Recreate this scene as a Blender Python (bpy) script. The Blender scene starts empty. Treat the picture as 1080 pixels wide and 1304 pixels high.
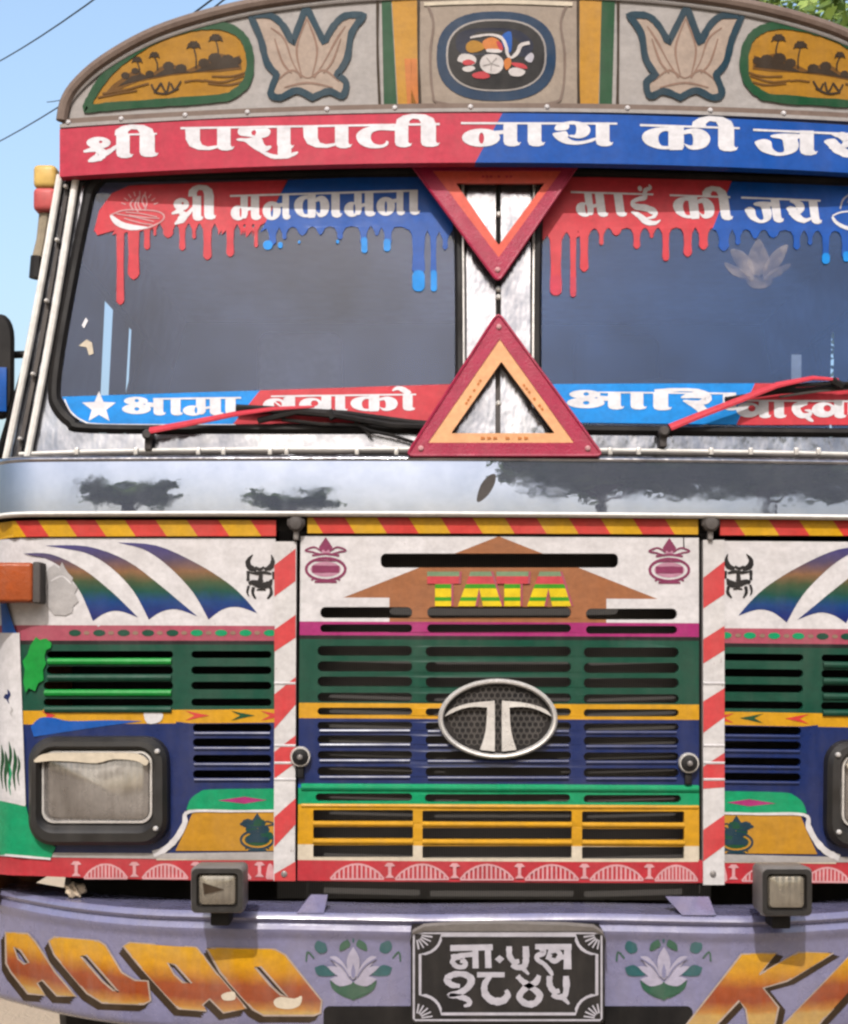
import bpy, bmesh, math, random
from mathutils import Vector, Matrix
from mathutils.geometry import tessellate_polygon
random.seed(7)
SC = bpy.context.scene
COL = SC.collection
R = math.radians

# ------------------------------------------------------------------ camera
S, D, HZ, CXP = 1.75e-3, 3.2, 830.0, 540.0        # metres per photo pixel on the front plane, distance, eye-level row
ROLL = 0.30
XC, ZC = (CXP - 634.0) * S, 1.32
TR = math.tan(R(ROLL))
cd = bpy.data.cameras.new('camera')
cam = bpy.data.objects.new('camera', cd); COL.objects.link(cam)
cam.matrix_world = Matrix.Translation((XC, -D, ZC)) @ Matrix.Rotation(R(90), 4, 'X') @ Matrix.Rotation(R(ROLL), 4, 'Z')
cd.sensor_fit = 'AUTO'; cd.sensor_width = 36
cd.lens = D / S / 1304 * 36
cd.shift_y = (HZ - 652.0) / 1304
cd.clip_start = 0.05; cd.clip_end = 3000
SC.camera = cam

# ------------------------------------------------------------------ sky, sun, exposure
SUN_EL, SUN_AZ = 46.0, -9.0                        # azimuth of the sun from -Y, negative = towards -X
w = bpy.data.worlds.new('World'); SC.world = w; w.use_nodes = True
nt = w.node_tree; nt.nodes.clear()
sky = nt.nodes.new('ShaderNodeTexSky'); sky.sky_type = 'NISHITA'; sky.sun_disc = False
sky.sun_elevation = R(SUN_EL); sky.air_density = 1.5; sky.dust_density = 6.0; sky.ozone_density = 3.0
bg = nt.nodes.new('ShaderNodeBackground'); bg.inputs['Strength'].default_value = 0.15
wo = nt.nodes.new('ShaderNodeOutputWorld')
nt.links.new(sky.outputs[0], bg.inputs['Color']); nt.links.new(bg.outputs[0], wo.inputs['Surface'])
sd = Vector((math.sin(R(SUN_AZ)) * math.cos(R(SUN_EL)), -math.cos(R(SUN_AZ)) * math.cos(R(SUN_EL)), math.sin(R(SUN_EL))))
sky.sun_rotation = math.atan2(sd.x, sd.y)
sl = bpy.data.lights.new('sun', 'SUN'); sl.energy = 3.5; sl.angle = R(0.6); sl.color = (1.0, 0.97, 0.93)
so = bpy.data.objects.new('sun', sl); COL.objects.link(so); so.location = (0, -5, 12)
so.rotation_euler = sd.to_track_quat('Z', 'Y').to_euler()
SC.view_settings.view_transform = 'Standard'; SC.view_settings.look = 'None'
SC.view_settings.exposure = 0.98; SC.view_settings.gamma = 1
SC.cycles.max_bounces = 8; SC.cycles.transparent_max_bounces = 12
SC.cycles.pixel_filter_type = 'BLACKMAN_HARRIS'; SC.cycles.filter_width = 2.5
SC.cycles.use_denoising = True

# ------------------------------------------------------------------ surfaces and pixel-to-world
def corner(X):
    c = min(abs(X) - 1.04, 0.128)
    return 0.0 if c <= 0 else 0.13 - math.sqrt(max(0.0, 0.13 * 0.13 - c * c))
def SF(X, Z): return 0.02 * (X / 0.65) ** 2 + corner(X)                    # lower front of the cab
def SW(X, Z): return 0.02 + 0.11 * (Z - 1.76) + 0.045 * (X / 0.9) ** 2 + 0.5 * corner(X)   # windscreen plane
def SV(X, Z): return 0.0 + 0.10 * (X / 0.97) ** 2                           # visor board
def SB(X, Z): return -0.10 + 0.25 * max(0.0, (abs(X) - 0.5) / 0.62) ** 2.0  # bumper face
def flat(y): return lambda X, Z: y
def plus(f, d): return lambda X, Z: f(X, Z) + d
def Wc(px, py, Y):
    dx, dy = px - CXP, py - HZ
    xu, yu = dx + dy * TR, dy - dx * TR
    k = S * (D + Y) / D
    return XC + xu * k, ZC - yu * k
def W2(px, py, f):
    Y = 0.0
    for _ in range(6):
        X, Z = Wc(px, py, Y); Y = f(X, Z)
    return X, Z
def P(X, Y, Z):
    k = S * (D + Y) / D
    xu, yu = (X - XC) / k, (ZC - Z) / k
    return CXP + xu - yu * TR, HZ + yu + xu * TR
def V3(px, py, f, off=0.0):
    X, Z = W2(px, py, f)
    return Vector((X, f(X, Z) - off, Z))
def ZY(py, Y, px=634): return Wc(px, py, Y)[1]

# ------------------------------------------------------------------ materials
def C(r, g, b):
    def f(c):
        c /= 255.0
        return c / 12.92 if c <= 0.04045 else ((c + 0.055) / 1.055) ** 2.4
    return (f(r), f(g), f(b), 1.0)
MATS = {}
def node(nt, t, **kw):
    n = nt.nodes.new(t)
    for k, v in kw.items(): setattr(n, k, v)
    return n
def new_mat(name):
    m = bpy.data.materials.new(name); m.use_nodes = True
    nt = m.node_tree; nt.nodes.clear()
    out = nt.nodes.new('ShaderNodeOutputMaterial'); b = nt.nodes.new('ShaderNodeBsdfPrincipled')
    nt.links.new(b.outputs[0], out.inputs[0])
    return m, nt, b, out
def noise(nt, scale, detail=4, stretch=None, rough=0.6):
    tc = node(nt, 'ShaderNodeTexCoord'); n = node(nt, 'ShaderNodeTexNoise')
    n.inputs['Scale'].default_value = scale; n.inputs['Detail'].default_value = detail; n.inputs['Roughness'].default_value = rough
    if stretch:
        mp = node(nt, 'ShaderNodeMapping'); mp.inputs['Scale'].default_value = stretch
        nt.links.new(tc.outputs['Object'], mp.inputs[0]); nt.links.new(mp.outputs[0], n.inputs['Vector'])
    else: nt.links.new(tc.outputs['Object'], n.inputs['Vector'])
    return n.outputs[0]
def ramp(nt, src, stops):
    r = node(nt, 'ShaderNodeValToRGB'); e = r.color_ramp.elements
    while len(e) < len(stops): e.new(0.5)
    for i, (p, c) in enumerate(stops):
        e[i].position = p; e[i].color = c if len(c) == 4 else (*c, 1)
    nt.links.new(src, r.inputs[0]); return r.outputs[0]
def mix(nt, fac, a, b, mode='MIX'):
    m = node(nt, 'ShaderNodeMix', data_type='RGBA', blend_type=mode)
    if hasattr(fac, 'default_value') or not isinstance(fac, (int, float)): nt.links.new(fac, m.inputs[0])
    else: m.inputs[0].default_value = fac
    for s, i in ((a, 6), (b, 7)):
        if isinstance(s, tuple): m.inputs[i].default_value = s
        else: nt.links.new(s, m.inputs[i])
    return m.outputs[2]
def weather(nt, b, colour, rough, dirt, dirtcol, metallic=0.0, bump=0.12, bscale=35.0, chips=0.0):
    big = ramp(nt, noise(nt, 5.5, 6), [(0.35, (0, 0, 0)), (0.75, (dirt,) * 3)])
    streak = ramp(nt, noise(nt, 9.0, 5, (3.0, 3.0, 0.6)), [(0.45, (0, 0, 0)), (0.8, (dirt * 0.9,) * 3)])
    fine = ramp(nt, noise(nt, 90.0, 3), [(0.3, (0.88,) * 3), (0.7, (1.06,) * 3)])
    mott = ramp(nt, noise(nt, 22.0, 7, (1.0, 1.0, 1.8)), [(0.3, (0.84,) * 3), (0.72, (1.08,) * 3)])
    c = mix(nt, 1.0, mix(nt, 1.0, colour, fine, 'MULTIPLY'), mott, 'MULTIPLY')
    c = mix(nt, big, c, dirtcol); c = mix(nt, streak, c, dirtcol)
    if chips:
        ch = ramp(nt, noise(nt, 45.0, 8, rough=0.75), [(0.70 - chips * 0.1, (0, 0, 0)), (0.73 - chips * 0.1, (0.75,) * 3)])
        c = mix(nt, ch, c, C(78, 66, 60))
    nt.links.new(c, b.inputs['Base Color'])
    rr = ramp(nt, noise(nt, 14.0, 5), [(0.3, (max(0.05, rough - 0.12),) * 3), (0.75, (min(1, rough + 0.2),) * 3)])
    nt.links.new(rr, b.inputs['Roughness'])
    b.inputs['Metallic'].default_value = metallic
    bp = node(nt, 'ShaderNodeBump'); bp.inputs['Strength'].default_value = bump; bp.inputs['Distance'].default_value = 0.004
    nt.links.new(noise(nt, bscale, 4), bp.inputs['Height']); nt.links.new(bp.outputs[0], b.inputs['Normal'])
FAC = 0.355
DUST = C(104, 96, 90)
def paint(name, rgb, rough=0.42, dirt=0.28, metallic=0.0, bump=0.12, bscale=35.0, dirtcol=None, chips=0.0, coat=0.0, spec=0.11):
    if name in MATS: return MATS[name]
    m, nt, b, out = new_mat(name)
    bc = tuple(v * FAC for v in C(*rgb)[:3]) + (1,)
    weather(nt, b, bc, rough, dirt, dirtcol or tuple(0.45 * u + 0.55 * v for u, v in zip(bc, DUST)), metallic, bump, bscale, chips)
    b.inputs['Specular IOR Level'].default_value = spec
    if coat:
        b.inputs['Coat Weight'].default_value = coat; b.inputs['Coat Roughness'].default_value = 0.12
    MATS[name] = m; return m
def zgrad(name, stops, z0, z1, rough=0.45, dirt=0.2):
    m, nt, b, out = new_mat(name)
    tc = node(nt, 'ShaderNodeTexCoord'); sx = node(nt, 'ShaderNodeSeparateXYZ'); mr = node(nt, 'ShaderNodeMapRange')
    nt.links.new(tc.outputs['Object'], sx.inputs[0]); nt.links.new(sx.outputs['Z'], mr.inputs[0])
    mr.inputs[1].default_value = z0; mr.inputs[2].default_value = z1
    ad = node(nt, 'ShaderNodeMath', operation='MULTIPLY_ADD'); ad.inputs[1].default_value = 0.10
    nt.links.new(noise(nt, 25, 4), ad.inputs[0]); nt.links.new(mr.outputs[0], ad.inputs[2])
    c = ramp(nt, ad.outputs[0], [(p + 0.05, tuple(v * FAC for v in C(*q)[:3]) + (1,)) for p, q in stops])
    weather(nt, b, c, rough, dirt, DUST); b.inputs['Specular IOR Level'].default_value = 0.12
    MATS[name] = m; return m

def chrome_mat():
    m, nt, b, out = new_mat('chrome'); b.inputs['Metallic'].default_value = 0.88
    c = ramp(nt, noise(nt, 7, 6), [(0.35, C(122, 130, 150)), (0.75, C(144, 150, 168))]); nt.links.new(c, b.inputs['Base Color'])
    rr_ = ramp(nt, noise(nt, 20, 5), [(0.4, (0.02,) * 3), (0.85, (0.10,) * 3)]); nt.links.new(rr_, b.inputs['Roughness'])
    bp = node(nt, 'ShaderNodeBump'); bp.inputs['Strength'].default_value = 0.10; bp.inputs['Distance'].default_value = 0.004
    nt.links.new(noise(nt, 9, 3), bp.inputs['Height']); nt.links.new(bp.outputs[0], b.inputs['Normal'])
    MATS['chrome'] = m; return m
def steel_mat():
    m, nt, b, out = new_mat('wrinkled bright sheet'); b.inputs['Metallic'].default_value = 0.92
    c = ramp(nt, noise(nt, 11, 6), [(0.35, C(104, 105, 112)), (0.7, C(146, 146, 150))]); nt.links.new(c, b.inputs['Base Color'])
    r_ = ramp(nt, noise(nt, 16, 5), [(0.35, (0.10,) * 3), (0.8, (0.32,) * 3)]); nt.links.new(r_, b.inputs['Roughness'])
    bp = node(nt, 'ShaderNodeBump'); bp.inputs['Strength'].default_value = 0.55; bp.inputs['Distance'].default_value = 0.008
    nt.links.new(noise(nt, 15, 3, (1.0, 1.0, 0.55)), bp.inputs['Height']); nt.links.new(bp.outputs[0], b.inputs['Normal'])
    MATS['steel'] = m; return m
M = {}
def mk():
    p = paint
    M['white'] = p('white paint', (226, 222, 224), 0.45, 0.30, chips=0.25)
    M['postwhite'] = p('scuffed white paint', (222, 218, 218), 0.45, 0.3, chips=0.75)
    M['cream'] = p('cream paint', (222, 208, 186), 0.5, 0.30)
    M['letter'] = p('white vinyl lettering', (240, 238, 244), 0.5, 0.18)
    M['red'] = p('red vinyl', (204, 54, 80), 0.45, 0.14)
    M['pinkred'] = p('drip red vinyl', (214, 58, 72), 0.45, 0.12)
    M['blue'] = p('blue vinyl', (4, 84, 178), 0.4, 0.10)
    M['sky'] = p('bright blue vinyl', (0, 146, 236), 0.45, 0.06)
    M['stripered'] = p('hazard red paint', (214, 60, 54), 0.45, 0.18, chips=0.3)
    M['stripeyel'] = p('hazard yellow paint', (220, 166, 16), 0.45, 0.16, chips=0.3)
    M['postred'] = p('post red paint', (212, 66, 70), 0.45, 0.22, chips=0.6)
    M['green'] = p('dark green paint', (6, 74, 56), 0.5, 0.10, chips=0.1)
    M['fresh'] = p('fresh green paint', (6, 150, 58), 0.35, 0.08)
    M['turq'] = p('sea green paint', (6, 156, 104), 0.3, 0.10)
    M['navy'] = p('navy paint', (8, 38, 98), 0.3, 0.12, chips=0.1, coat=0.3)
    M['midblue'] = p('mid blue paint', (10, 90, 180), 0.35, 0.1)
    M['yellow'] = p('golden yellow paint', (216, 158, 24), 0.4, 0.14, chips=0.1)
    M['ochre'] = p('ochre paint', (196, 140, 30), 0.45, 0.2)
    M['magenta'] = p('magenta paint', (172, 44, 116), 0.4, 0.14)
    M['dullpink'] = p('dull pink paint', (176, 76, 98), 0.5, 0.25)
    M['brown'] = p('tan brown paint', (164, 104, 66), 0.5, 0.12)
    M['crimson'] = p('crimson paint', (192, 48, 60), 0.42, 0.2, chips=0.2)
    M['palepink'] = p('pale pink paint', (222, 164, 168), 0.5, 0.15)
    M['plum'] = p('plum stencil paint', (138, 52, 92), 0.5, 0.1)
    M['plumpale'] = p('pale plum paint', (196, 140, 164), 0.5, 0.1)
    M['black'] = p('black paint', (26, 24, 26), 0.5, 0.12)
    M['rubber'] = p('black rubber', (28, 27, 29), 0.6, 0.10)
    M['meshgrey'] = p('emblem mesh', (104, 100, 98), 0.4, 0.2, metallic=0.4)
    M['greyrubber'] = p('greyed rubber', (74, 70, 70), 0.6, 0.35)
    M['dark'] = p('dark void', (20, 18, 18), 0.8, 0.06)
    M['board'] = p('grey painted board', (178, 172, 170), 0.6, 0.4, bump=0.3, chips=0.4)
    M['boardtan'] = p('tan painted board', (164, 148, 134), 0.6, 0.45, bump=0.3, chips=0.4)
    M['trimbrown'] = p('weathered brown trim', (128, 108, 98), 0.6, 0.4, chips=0.4)
    M['teal'] = p('teal outline paint', (2, 54, 72), 0.5, 0.15)
    M['leafgreen'] = p('green outline paint', (4, 76, 40), 0.5, 0.15)
    M['petal'] = p('beige petal paint', (180, 160, 146), 0.6, 0.2)
    M['petaldark'] = p('petal shading paint', (150, 118, 102), 0.6, 0.2)
    M['sunset'] = p('sunset ochre paint', (176, 124, 22), 0.6, 0.12)
    M['silh'] = p('dark umber paint', (56, 40, 22), 0.6, 0.1)
    M['silhmid'] = p('umber wash paint', (112, 74, 20), 0.6, 0.1)
    M['inknavy'] = p('ink navy paint', (14, 24, 52), 0.5, 0.1)
    M['orange'] = p('orange paint', (206, 120, 48), 0.5, 0.15)
    M['white2'] = p('picture white', (214, 206, 204), 0.6, 0.15)
    M['lilac'] = p('lilac bumper paint', (126, 125, 164), 0.24, 0.3, bump=0.10, chips=0.3, spec=0.5, coat=0.6)
    M['steel'] = steel_mat()
    M['rail'] = p('cream plastic trim', (255, 251, 246), 0.4, 0.25)
    M['chrome'] = chrome_mat()
    M['silver'] = p('dull silver', (255, 250, 246), 0.25, 0.2, metallic=0.45, bump=0.1)
    M['grey'] = p('grey metal', (150, 144, 142), 0.45, 0.3, metallic=0.3)
    M['trired'] = p('triangle red reflector', (176, 32, 74), 0.35, 0.16, bump=0.3, bscale=220)
    M['triamber'] = p('triangle amber band', (246, 180, 128), 0.4, 0.12)
    M['triorange'] = p('triangle orange band', (232, 92, 72), 0.4, 0.12)
    M['wiperred'] = p('red wiper sleeve', (212, 62, 78), 0.4, 0.12)
    M['amberlens'] = p('amber lamp lens', (176, 78, 22), 0.3, 0.25, bump=0.3, bscale=120)
    M['tape'] = p('grey tape', (186, 182, 182), 0.6, 0.3, bump=0.4)
    M['plate'] = p('plate black', (30, 28, 28), 0.6, 0.12)
    M['platewhite'] = p('plate white', (190, 186, 196), 0.6, 0.2)
    M['wordyel'] = p('lemon word paint', (236, 206, 20), 0.45, 0.08)
    M['wordgreen'] = p('leaf word paint', (62, 156, 24), 0.45, 0.08)
    M['wordpale'] = p('pale green word paint', (122, 148, 112), 0.5, 0.2)
    M['wordred'] = p('rose word paint', (206, 66, 78), 0.5, 0.15)
    M['bluering'] = p('deep blue ring paint', (4, 50, 84), 0.5, 0.12)
    M['bezel'] = p('black lamp bezel', (24, 22, 22), 0.45, 0.08, spec=0.3)
    M['fadedteal'] = p('faded teal paint', (34, 92, 98), 0.5, 0.3, chips=0.5)
    M['fadedgreen'] = p('faded green paint', (44, 92, 72), 0.5, 0.3, chips=0.5)
    M['fadedwhite'] = p('faded white paint', (178, 172, 194), 0.5, 0.3, chips=0.4)
    M['residue'] = p('sticker residue', (88, 90, 104), 0.7, 0.3)
    M['body'] = p('cab body paint', (186, 110, 60), 0.4, 0.3)
    M['seat'] = p('seat cloth', (84, 78, 76), 0.8, 0.1)
    M['cloth'] = p('pale seat cover', (226, 220, 216), 0.8, 0.1)
    M['ground'] = None
    M['rag'] = p('pale rag', (220, 200, 176), 0.8, 0.15, bump=0.6)
    M['bark'] = p('bark', (104, 86, 70), 0.85, 0.2, bump=0.8)
    M['wood'] = p('worn cargo boards', (150, 110, 70), 0.7, 0.3, bump=0.5)
    M['lamppink'] = p('lamp red lens', (214, 96, 96), 0.35, 0.2)
    M['lampyel'] = p('lamp yellow lens', (236, 196, 110), 0.35, 0.2)
    M['tan'] = p('tan bracket', (170, 156, 134), 0.6, 0.3)
mk()
FEA = zgrad('feather paint', [(0.0, (70, 66, 128)), (0.18, (84, 72, 104)), (0.36, (138, 98, 66)), (0.50, (64, 84, 52)), (0.62, (4, 78, 66)), (0.76, (6, 62, 124)), (0.9, (14, 40, 116)), (1.0, (20, 36, 108))], ZY(694, 0), ZY(792, 0), dirt=0.06)
MATS['FEA'] = FEA

# glass: dusty, tinted windscreen pane; its diffuse layer also paints hazy sky reflection
def glass_mat(name, dust_haze_rgb, dust_haze):
    m, nt, b, out = new_mat(name); nt.nodes.remove(b)
    tr = node(nt, 'ShaderNodeBsdfTransparent'); tr.inputs[0].default_value = (0.60, 0.68, 0.76, 1)
    gl = node(nt, 'ShaderNodeBsdfGlossy'); gl.inputs['Roughness'].default_value = 0.03
    df = node(nt, 'ShaderNodeBsdfDiffuse'); df.inputs[0].default_value = C(*dust_haze_rgb)
    fr = node(nt, 'ShaderNodeFresnel'); fr.inputs[0].default_value = 1.52
    mu = node(nt, 'ShaderNodeMath', operation='MULTIPLY'); mu.inputs[1].default_value = 0.65
    nt.links.new(fr.outputs[0], mu.inputs[0])
    m1 = node(nt, 'ShaderNodeMixShader'); m2 = node(nt, 'ShaderNodeMixShader')
    d0 = ramp(nt, noise(nt, 2.6, 8), [(0.3, (dust_haze * 0.55,) * 3), (0.75, (dust_haze * 1.5,) * 3)])
    d1 = ramp(nt, noise(nt, 1.6, 3), [(0.3, (0.8,) * 3), (0.75, (1.3,) * 3)]); d = mix(nt, 1.0, d0, d1, 'MULTIPLY')
    nt.links.new(d, m1.inputs[0]); nt.links.new(tr.outputs[0], m1.inputs[1]); nt.links.new(df.outputs[0], m1.inputs[2])
    nt.links.new(mu.outputs[0], m2.inputs[0]); nt.links.new(m1.outputs[0], m2.inputs[1]); nt.links.new(gl.outputs[0], m2.inputs[2])
    nt.links.new(m2.outputs[0], out.inputs[0]); MATS[name] = m; return m
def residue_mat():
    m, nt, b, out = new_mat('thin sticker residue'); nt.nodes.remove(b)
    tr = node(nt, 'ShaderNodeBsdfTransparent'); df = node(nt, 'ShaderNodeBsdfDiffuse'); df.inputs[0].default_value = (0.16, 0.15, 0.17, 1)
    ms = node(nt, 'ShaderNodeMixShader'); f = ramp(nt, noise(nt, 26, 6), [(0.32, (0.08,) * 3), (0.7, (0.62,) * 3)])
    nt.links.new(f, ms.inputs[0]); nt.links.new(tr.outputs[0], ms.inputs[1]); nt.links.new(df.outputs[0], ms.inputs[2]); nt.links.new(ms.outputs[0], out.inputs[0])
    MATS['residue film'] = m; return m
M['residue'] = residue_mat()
M['glassL'] = glass_mat('dusty sky-haze glass', (126, 146, 196), 0.082)
M['glassR'] = glass_mat('dusty blue sky-haze glass', (90, 132, 204), 0.094)
def lens_mat(name, rgb, rib):
    m, nt, b, out = new_mat(name)
    weather(nt, b, tuple(v * 0.55 for v in C(*rgb)[:3]) + (1,), 0.22, 0.75, C(60, 54, 50), 0.55, 0.0)
    tc = node(nt, 'ShaderNodeTexCoord'); wv = node(nt, 'ShaderNodeTexWave', bands_direction='X'); wv.inputs['Scale'].default_value = 24; wv.inputs['Distortion'].default_value = 1.2
    nt.links.new(tc.outputs['Object'], wv.inputs[0]); bp = node(nt, 'ShaderNodeBump'); bp.inputs['Strength'].default_value = rib; bp.inputs['Distance'].default_value = 0.01
    nt.links.new(wv.outputs[1], bp.inputs['Height']); nt.links.new(bp.outputs[0], b.inputs['Normal'])
    b.inputs['Coat Weight'].default_value = 1.0; b.inputs['Coat Roughness'].default_value = 0.06
    MATS[name] = m; return m
M['lens'] = lens_mat('headlamp lens', (150, 144, 140), 0.10)
M['foglens'] = lens_mat('fog lamp lens', (150, 142, 128), 0.18)

# ------------------------------------------------------------------ mesh builder
def sgn_area(p): return sum(p[i][0] * p[(i + 1) % len(p)][1] - p[(i + 1) % len(p)][0] * p[i][1] for i in range(len(p)))
def cr(pts, n=5, closed=False):
    out = []; N = len(pts)
    rng = range(N if closed else N - 1)
    for i in rng:
        if closed: a, b, c, d = (pts[(i + k) % N] for k in (-1, 0, 1, 2))
        else: a, b, c, d = pts[max(0, i - 1)], pts[i], pts[i + 1], pts[min(N - 1, i + 2)]
        for k in range(n):
            t = k / n
            out.append(tuple(0.5 * (2 * b[j] + (c[j] - a[j]) * t + (2 * a[j] - 5 * b[j] + 4 * c[j] - d[j]) * t * t + (3 * b[j] - a[j] - 3 * c[j] + d[j]) * t ** 3) for j in range(len(b))))
    if not closed: out.append(tuple(pts[-1]))
    return out
def rr(x0, y0, x1, y1, r, n=5):
    o = []
    for cx, cy, a0 in ((x1 - r, y0 + r, -90), (x1 - r, y1 - r, 0), (x0 + r, y1 - r, 90), (x0 + r, y0 + r, 180)):
        for k in range(n + 1):
            a = R(a0 + 90 * k / n); o.append((cx + r * math.cos(a), cy + r * math.sin(a)))
    return o
def ell(cx, cy, rx, ry, n=28, p=2.0):
    o = []
    for k in range(n):
        a = 2 * math.pi * k / n; c, s = math.cos(a), math.sin(a)
        o.append((cx + rx * math.copysign(abs(c) ** (2 / p), c), cy + ry * math.copysign(abs(s) ** (2 / p), s)))
    return o
def seg_sharp(p, sharp, n=5):
    """closed outline, rounded except at the listed indices"""
    out = []; N = len(p)
    for i in range(N):
        b, c = p[i], p[(i + 1) % N]
        a = p[(i - 1) % N] if i not in sharp else b
        d = p[(i + 2) % N] if (i + 1) % N not in sharp else c
        for k in range(n):
            t = k / n
            out.append(tuple(0.5 * (2 * b[j] + (c[j] - a[j]) * t + (2 * a[j] - 5 * b[j] + 4 * c[j] - d[j]) * t * t + (3 * b[j] - a[j] - 3 * c[j] + d[j]) * t ** 3) for j in (0, 1)))
    return out
JIT = random.Random(21)
class MB:
    def __init__(self): self.v = []; self.f = []; self.m = []; self.mats = []; self.lay = 0
    def mi(self, mat):
        if isinstance(mat, str): mat = M.get(mat) or MATS[mat]
        if mat not in self.mats: self.mats.append(mat)
        return self.mats.index(mat)
    def face(self, pts, mat):
        i0 = len(self.v); self.v += [Vector(p) for p in pts]; self.f.append(tuple(range(i0, i0 + len(pts)))); self.m.append(self.mi(mat))
    def raw(self, vs, fs, mat):
        i0 = len(self.v); self.v += [Vector(p) for p in vs]; k = self.mi(mat)
        for f in fs: self.f.append(tuple(i + i0 for i in f)); self.m.append(k)
    # filled outline(s) lying on a curved surface; photo pixels in, mat may be a function of (px, py)
    def sheet(self, poly, surf, off, mat, holes=(), thick=0.0, mirror=False, cuts=(), step=0.05, world=False):
        conv = (lambda p: p) if world else (lambda p: W2(p[0], p[1], surf))
        loops = [[conv(p) for p in poly]] + [[conv(p) for p in h] for h in holes]
        if sgn_area(loops[0]) < 0: loops[0].reverse()
        for h in loops[1:]:
            if sgn_area(h) > 0: h.reverse()
        fl = [p for l in loops for p in l]
        tris = tessellate_polygon([[Vector((x, z, 0)) for x, z in l] for l in loops])
        bm = bmesh.new(); bv = [bm.verts.new((x, 0, z)) for x, z in fl]
        for t in tris:
            try: bm.faces.new([bv[i] for i in t])
            except ValueError: pass
        bmesh.ops.remove_doubles(bm, verts=bm.verts, dist=1e-6)
        planes = []
        if step:
            x0, x1 = min(p[0] for p in fl), max(p[0] for p in fl)
            k = math.ceil(x0 / step)
            while k * step < x1: planes.append(((k * step, 0, 0), (1, 0, 0))); k += 1
        for (a, b) in cuts:
            A, B = conv(a), conv(b); planes.append(((A[0], 0, A[1]), Vector((-(B[1] - A[1]), 0, B[0] - A[0])).normalized()))
        for co, no in planes:
            bmesh.ops.bisect_plane(bm, geom=bm.verts[:] + bm.edges[:] + bm.faces[:], dist=1e-6, plane_co=co, plane_no=no)
        sg = -1 if mirror else 1
        def pos(co, d=0.0): return Vector((sg * co.x, surf(co.x, co.z) - off + d, co.z))
        for f in bm.faces:
            c = f.calc_center_median()
            pts = [pos(v.co) for v in f.verts]
            n = (pts[1] - pts[0]).cross(pts[2] - pts[0])
            if n.y > 0: pts.reverse()
            mt = mat(*P(c.x, surf(c.x, c.z), c.z)) if callable(mat) else mat
            if mt is not None: self.face(pts, mt)
        if thick:
            for e in bm.edges:
                if len(e.link_faces) == 1:
                    c = e.link_faces[0].calc_center_median()
                    mt = mat(*P(c.x, surf(c.x, c.z), c.z)) if callable(mat) else mat
                    a, b = e.verts; self.face([pos(a.co), pos(b.co), pos(b.co, thick), pos(a.co, thick)], mt)
        bm.free()
    # brush stroke of varying width on a surface: points (px, py, width)
    def pen(self, pts, surf, off, mat, n=5, closed=False, mirror=False, smooth=True):
        self.lay += 1; off = off + 0.00004 * (self.lay % 12)
        c = cr(pts, n, closed) if smooth else [tuple(p) for p in pts]
        N = len(c); L, Rr = [], []
        for i in range(N):
            a = c[(i - 1) % N] if closed else c[max(0, i - 1)]; b = c[(i + 1) % N] if closed else c[min(N - 1, i + 1)]
            tx, ty = b[0] - a[0], b[1] - a[1]; l = math.hypot(tx, ty) or 1
            nx, ny = -ty / l, tx / l; h = max(0.05, c[i][2]) / 2 * JIT.uniform(0.88, 1.12)
            for S_, s in ((L, 1), (Rr, -1)):
                v = V3(c[i][0] + s * nx * h, c[i][1] + s * ny * h, surf, off)
                if mirror: v.x = -v.x
                S_.append(v)
        for i in range(N if closed else N - 1):
            j = (i + 1) % N; q = [L[i], L[j], Rr[j], Rr[i]]
            n_ = (q[2] - q[0]).cross(q[3] - q[1])
            if n_.y > 0: q.reverse()
            self.face(q, mat)
    def tube(self, pts, r, mat, n=8, caps=True, flat_=1.0):
        pts = [Vector(p) for p in pts]; rs = r if isinstance(r, (list, tuple)) else [r] * len(pts)
        rings = []; up = None
        for i, p in enumerate(pts):
            t = (pts[min(i + 1, len(pts) - 1)] - pts[max(i - 1, 0)]).normalized()
            if up is None: up = t.orthogonal().normalized()
            up = (up - t * up.dot(t)).normalized(); s = t.cross(up)
            rings.append([p + (up * math.cos(2 * math.pi * k / n) + s * math.sin(2 * math.pi * k / n) * flat_) * rs[i] for k in range(n)])
        vs = [v for q in rings for v in q]; fs = []
        for i in range(len(rings) - 1):
            for k in range(n): fs.append((i * n + k, i * n + (k + 1) % n, (i + 1) * n + (k + 1) % n, (i + 1) * n + k))
        if caps: fs += [tuple(range(n - 1, -1, -1)), tuple(range((len(rings) - 1) * n, len(rings) * n))]
        self.raw(vs, fs, mat)
    # same-count loops of world points joined into a skin
    def loft(self, loops, mat, cap0=False, cap1=False, closed=True):
        n = len(loops[0]); vs = [v for l in loops for v in l]; fs = []
        for i in range(len(loops) - 1):
            for k in range(n if closed else n - 1): fs.append((i * n + k, i * n + (k + 1) % n, (i + 1) * n + (k + 1) % n, (i + 1) * n + k))
        if cap0: fs.append(tuple(range(n - 1, -1, -1)))
        if cap1: fs.append(tuple(range((len(loops) - 1) * n, len(loops) * n)))
        self.raw(vs, fs, mat)
    def grid(self, fn, nu, nv, mat):
        vs = [fn(i / nu, j / nv) for i in range(nu + 1) for j in range(nv + 1)]
        fs = [(i * (nv + 1) + j, (i + 1) * (nv + 1) + j, (i + 1) * (nv + 1) + j + 1, i * (nv + 1) + j + 1) for i in range(nu) for j in range(nv)]
        self.raw(vs, fs, mat)
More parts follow.
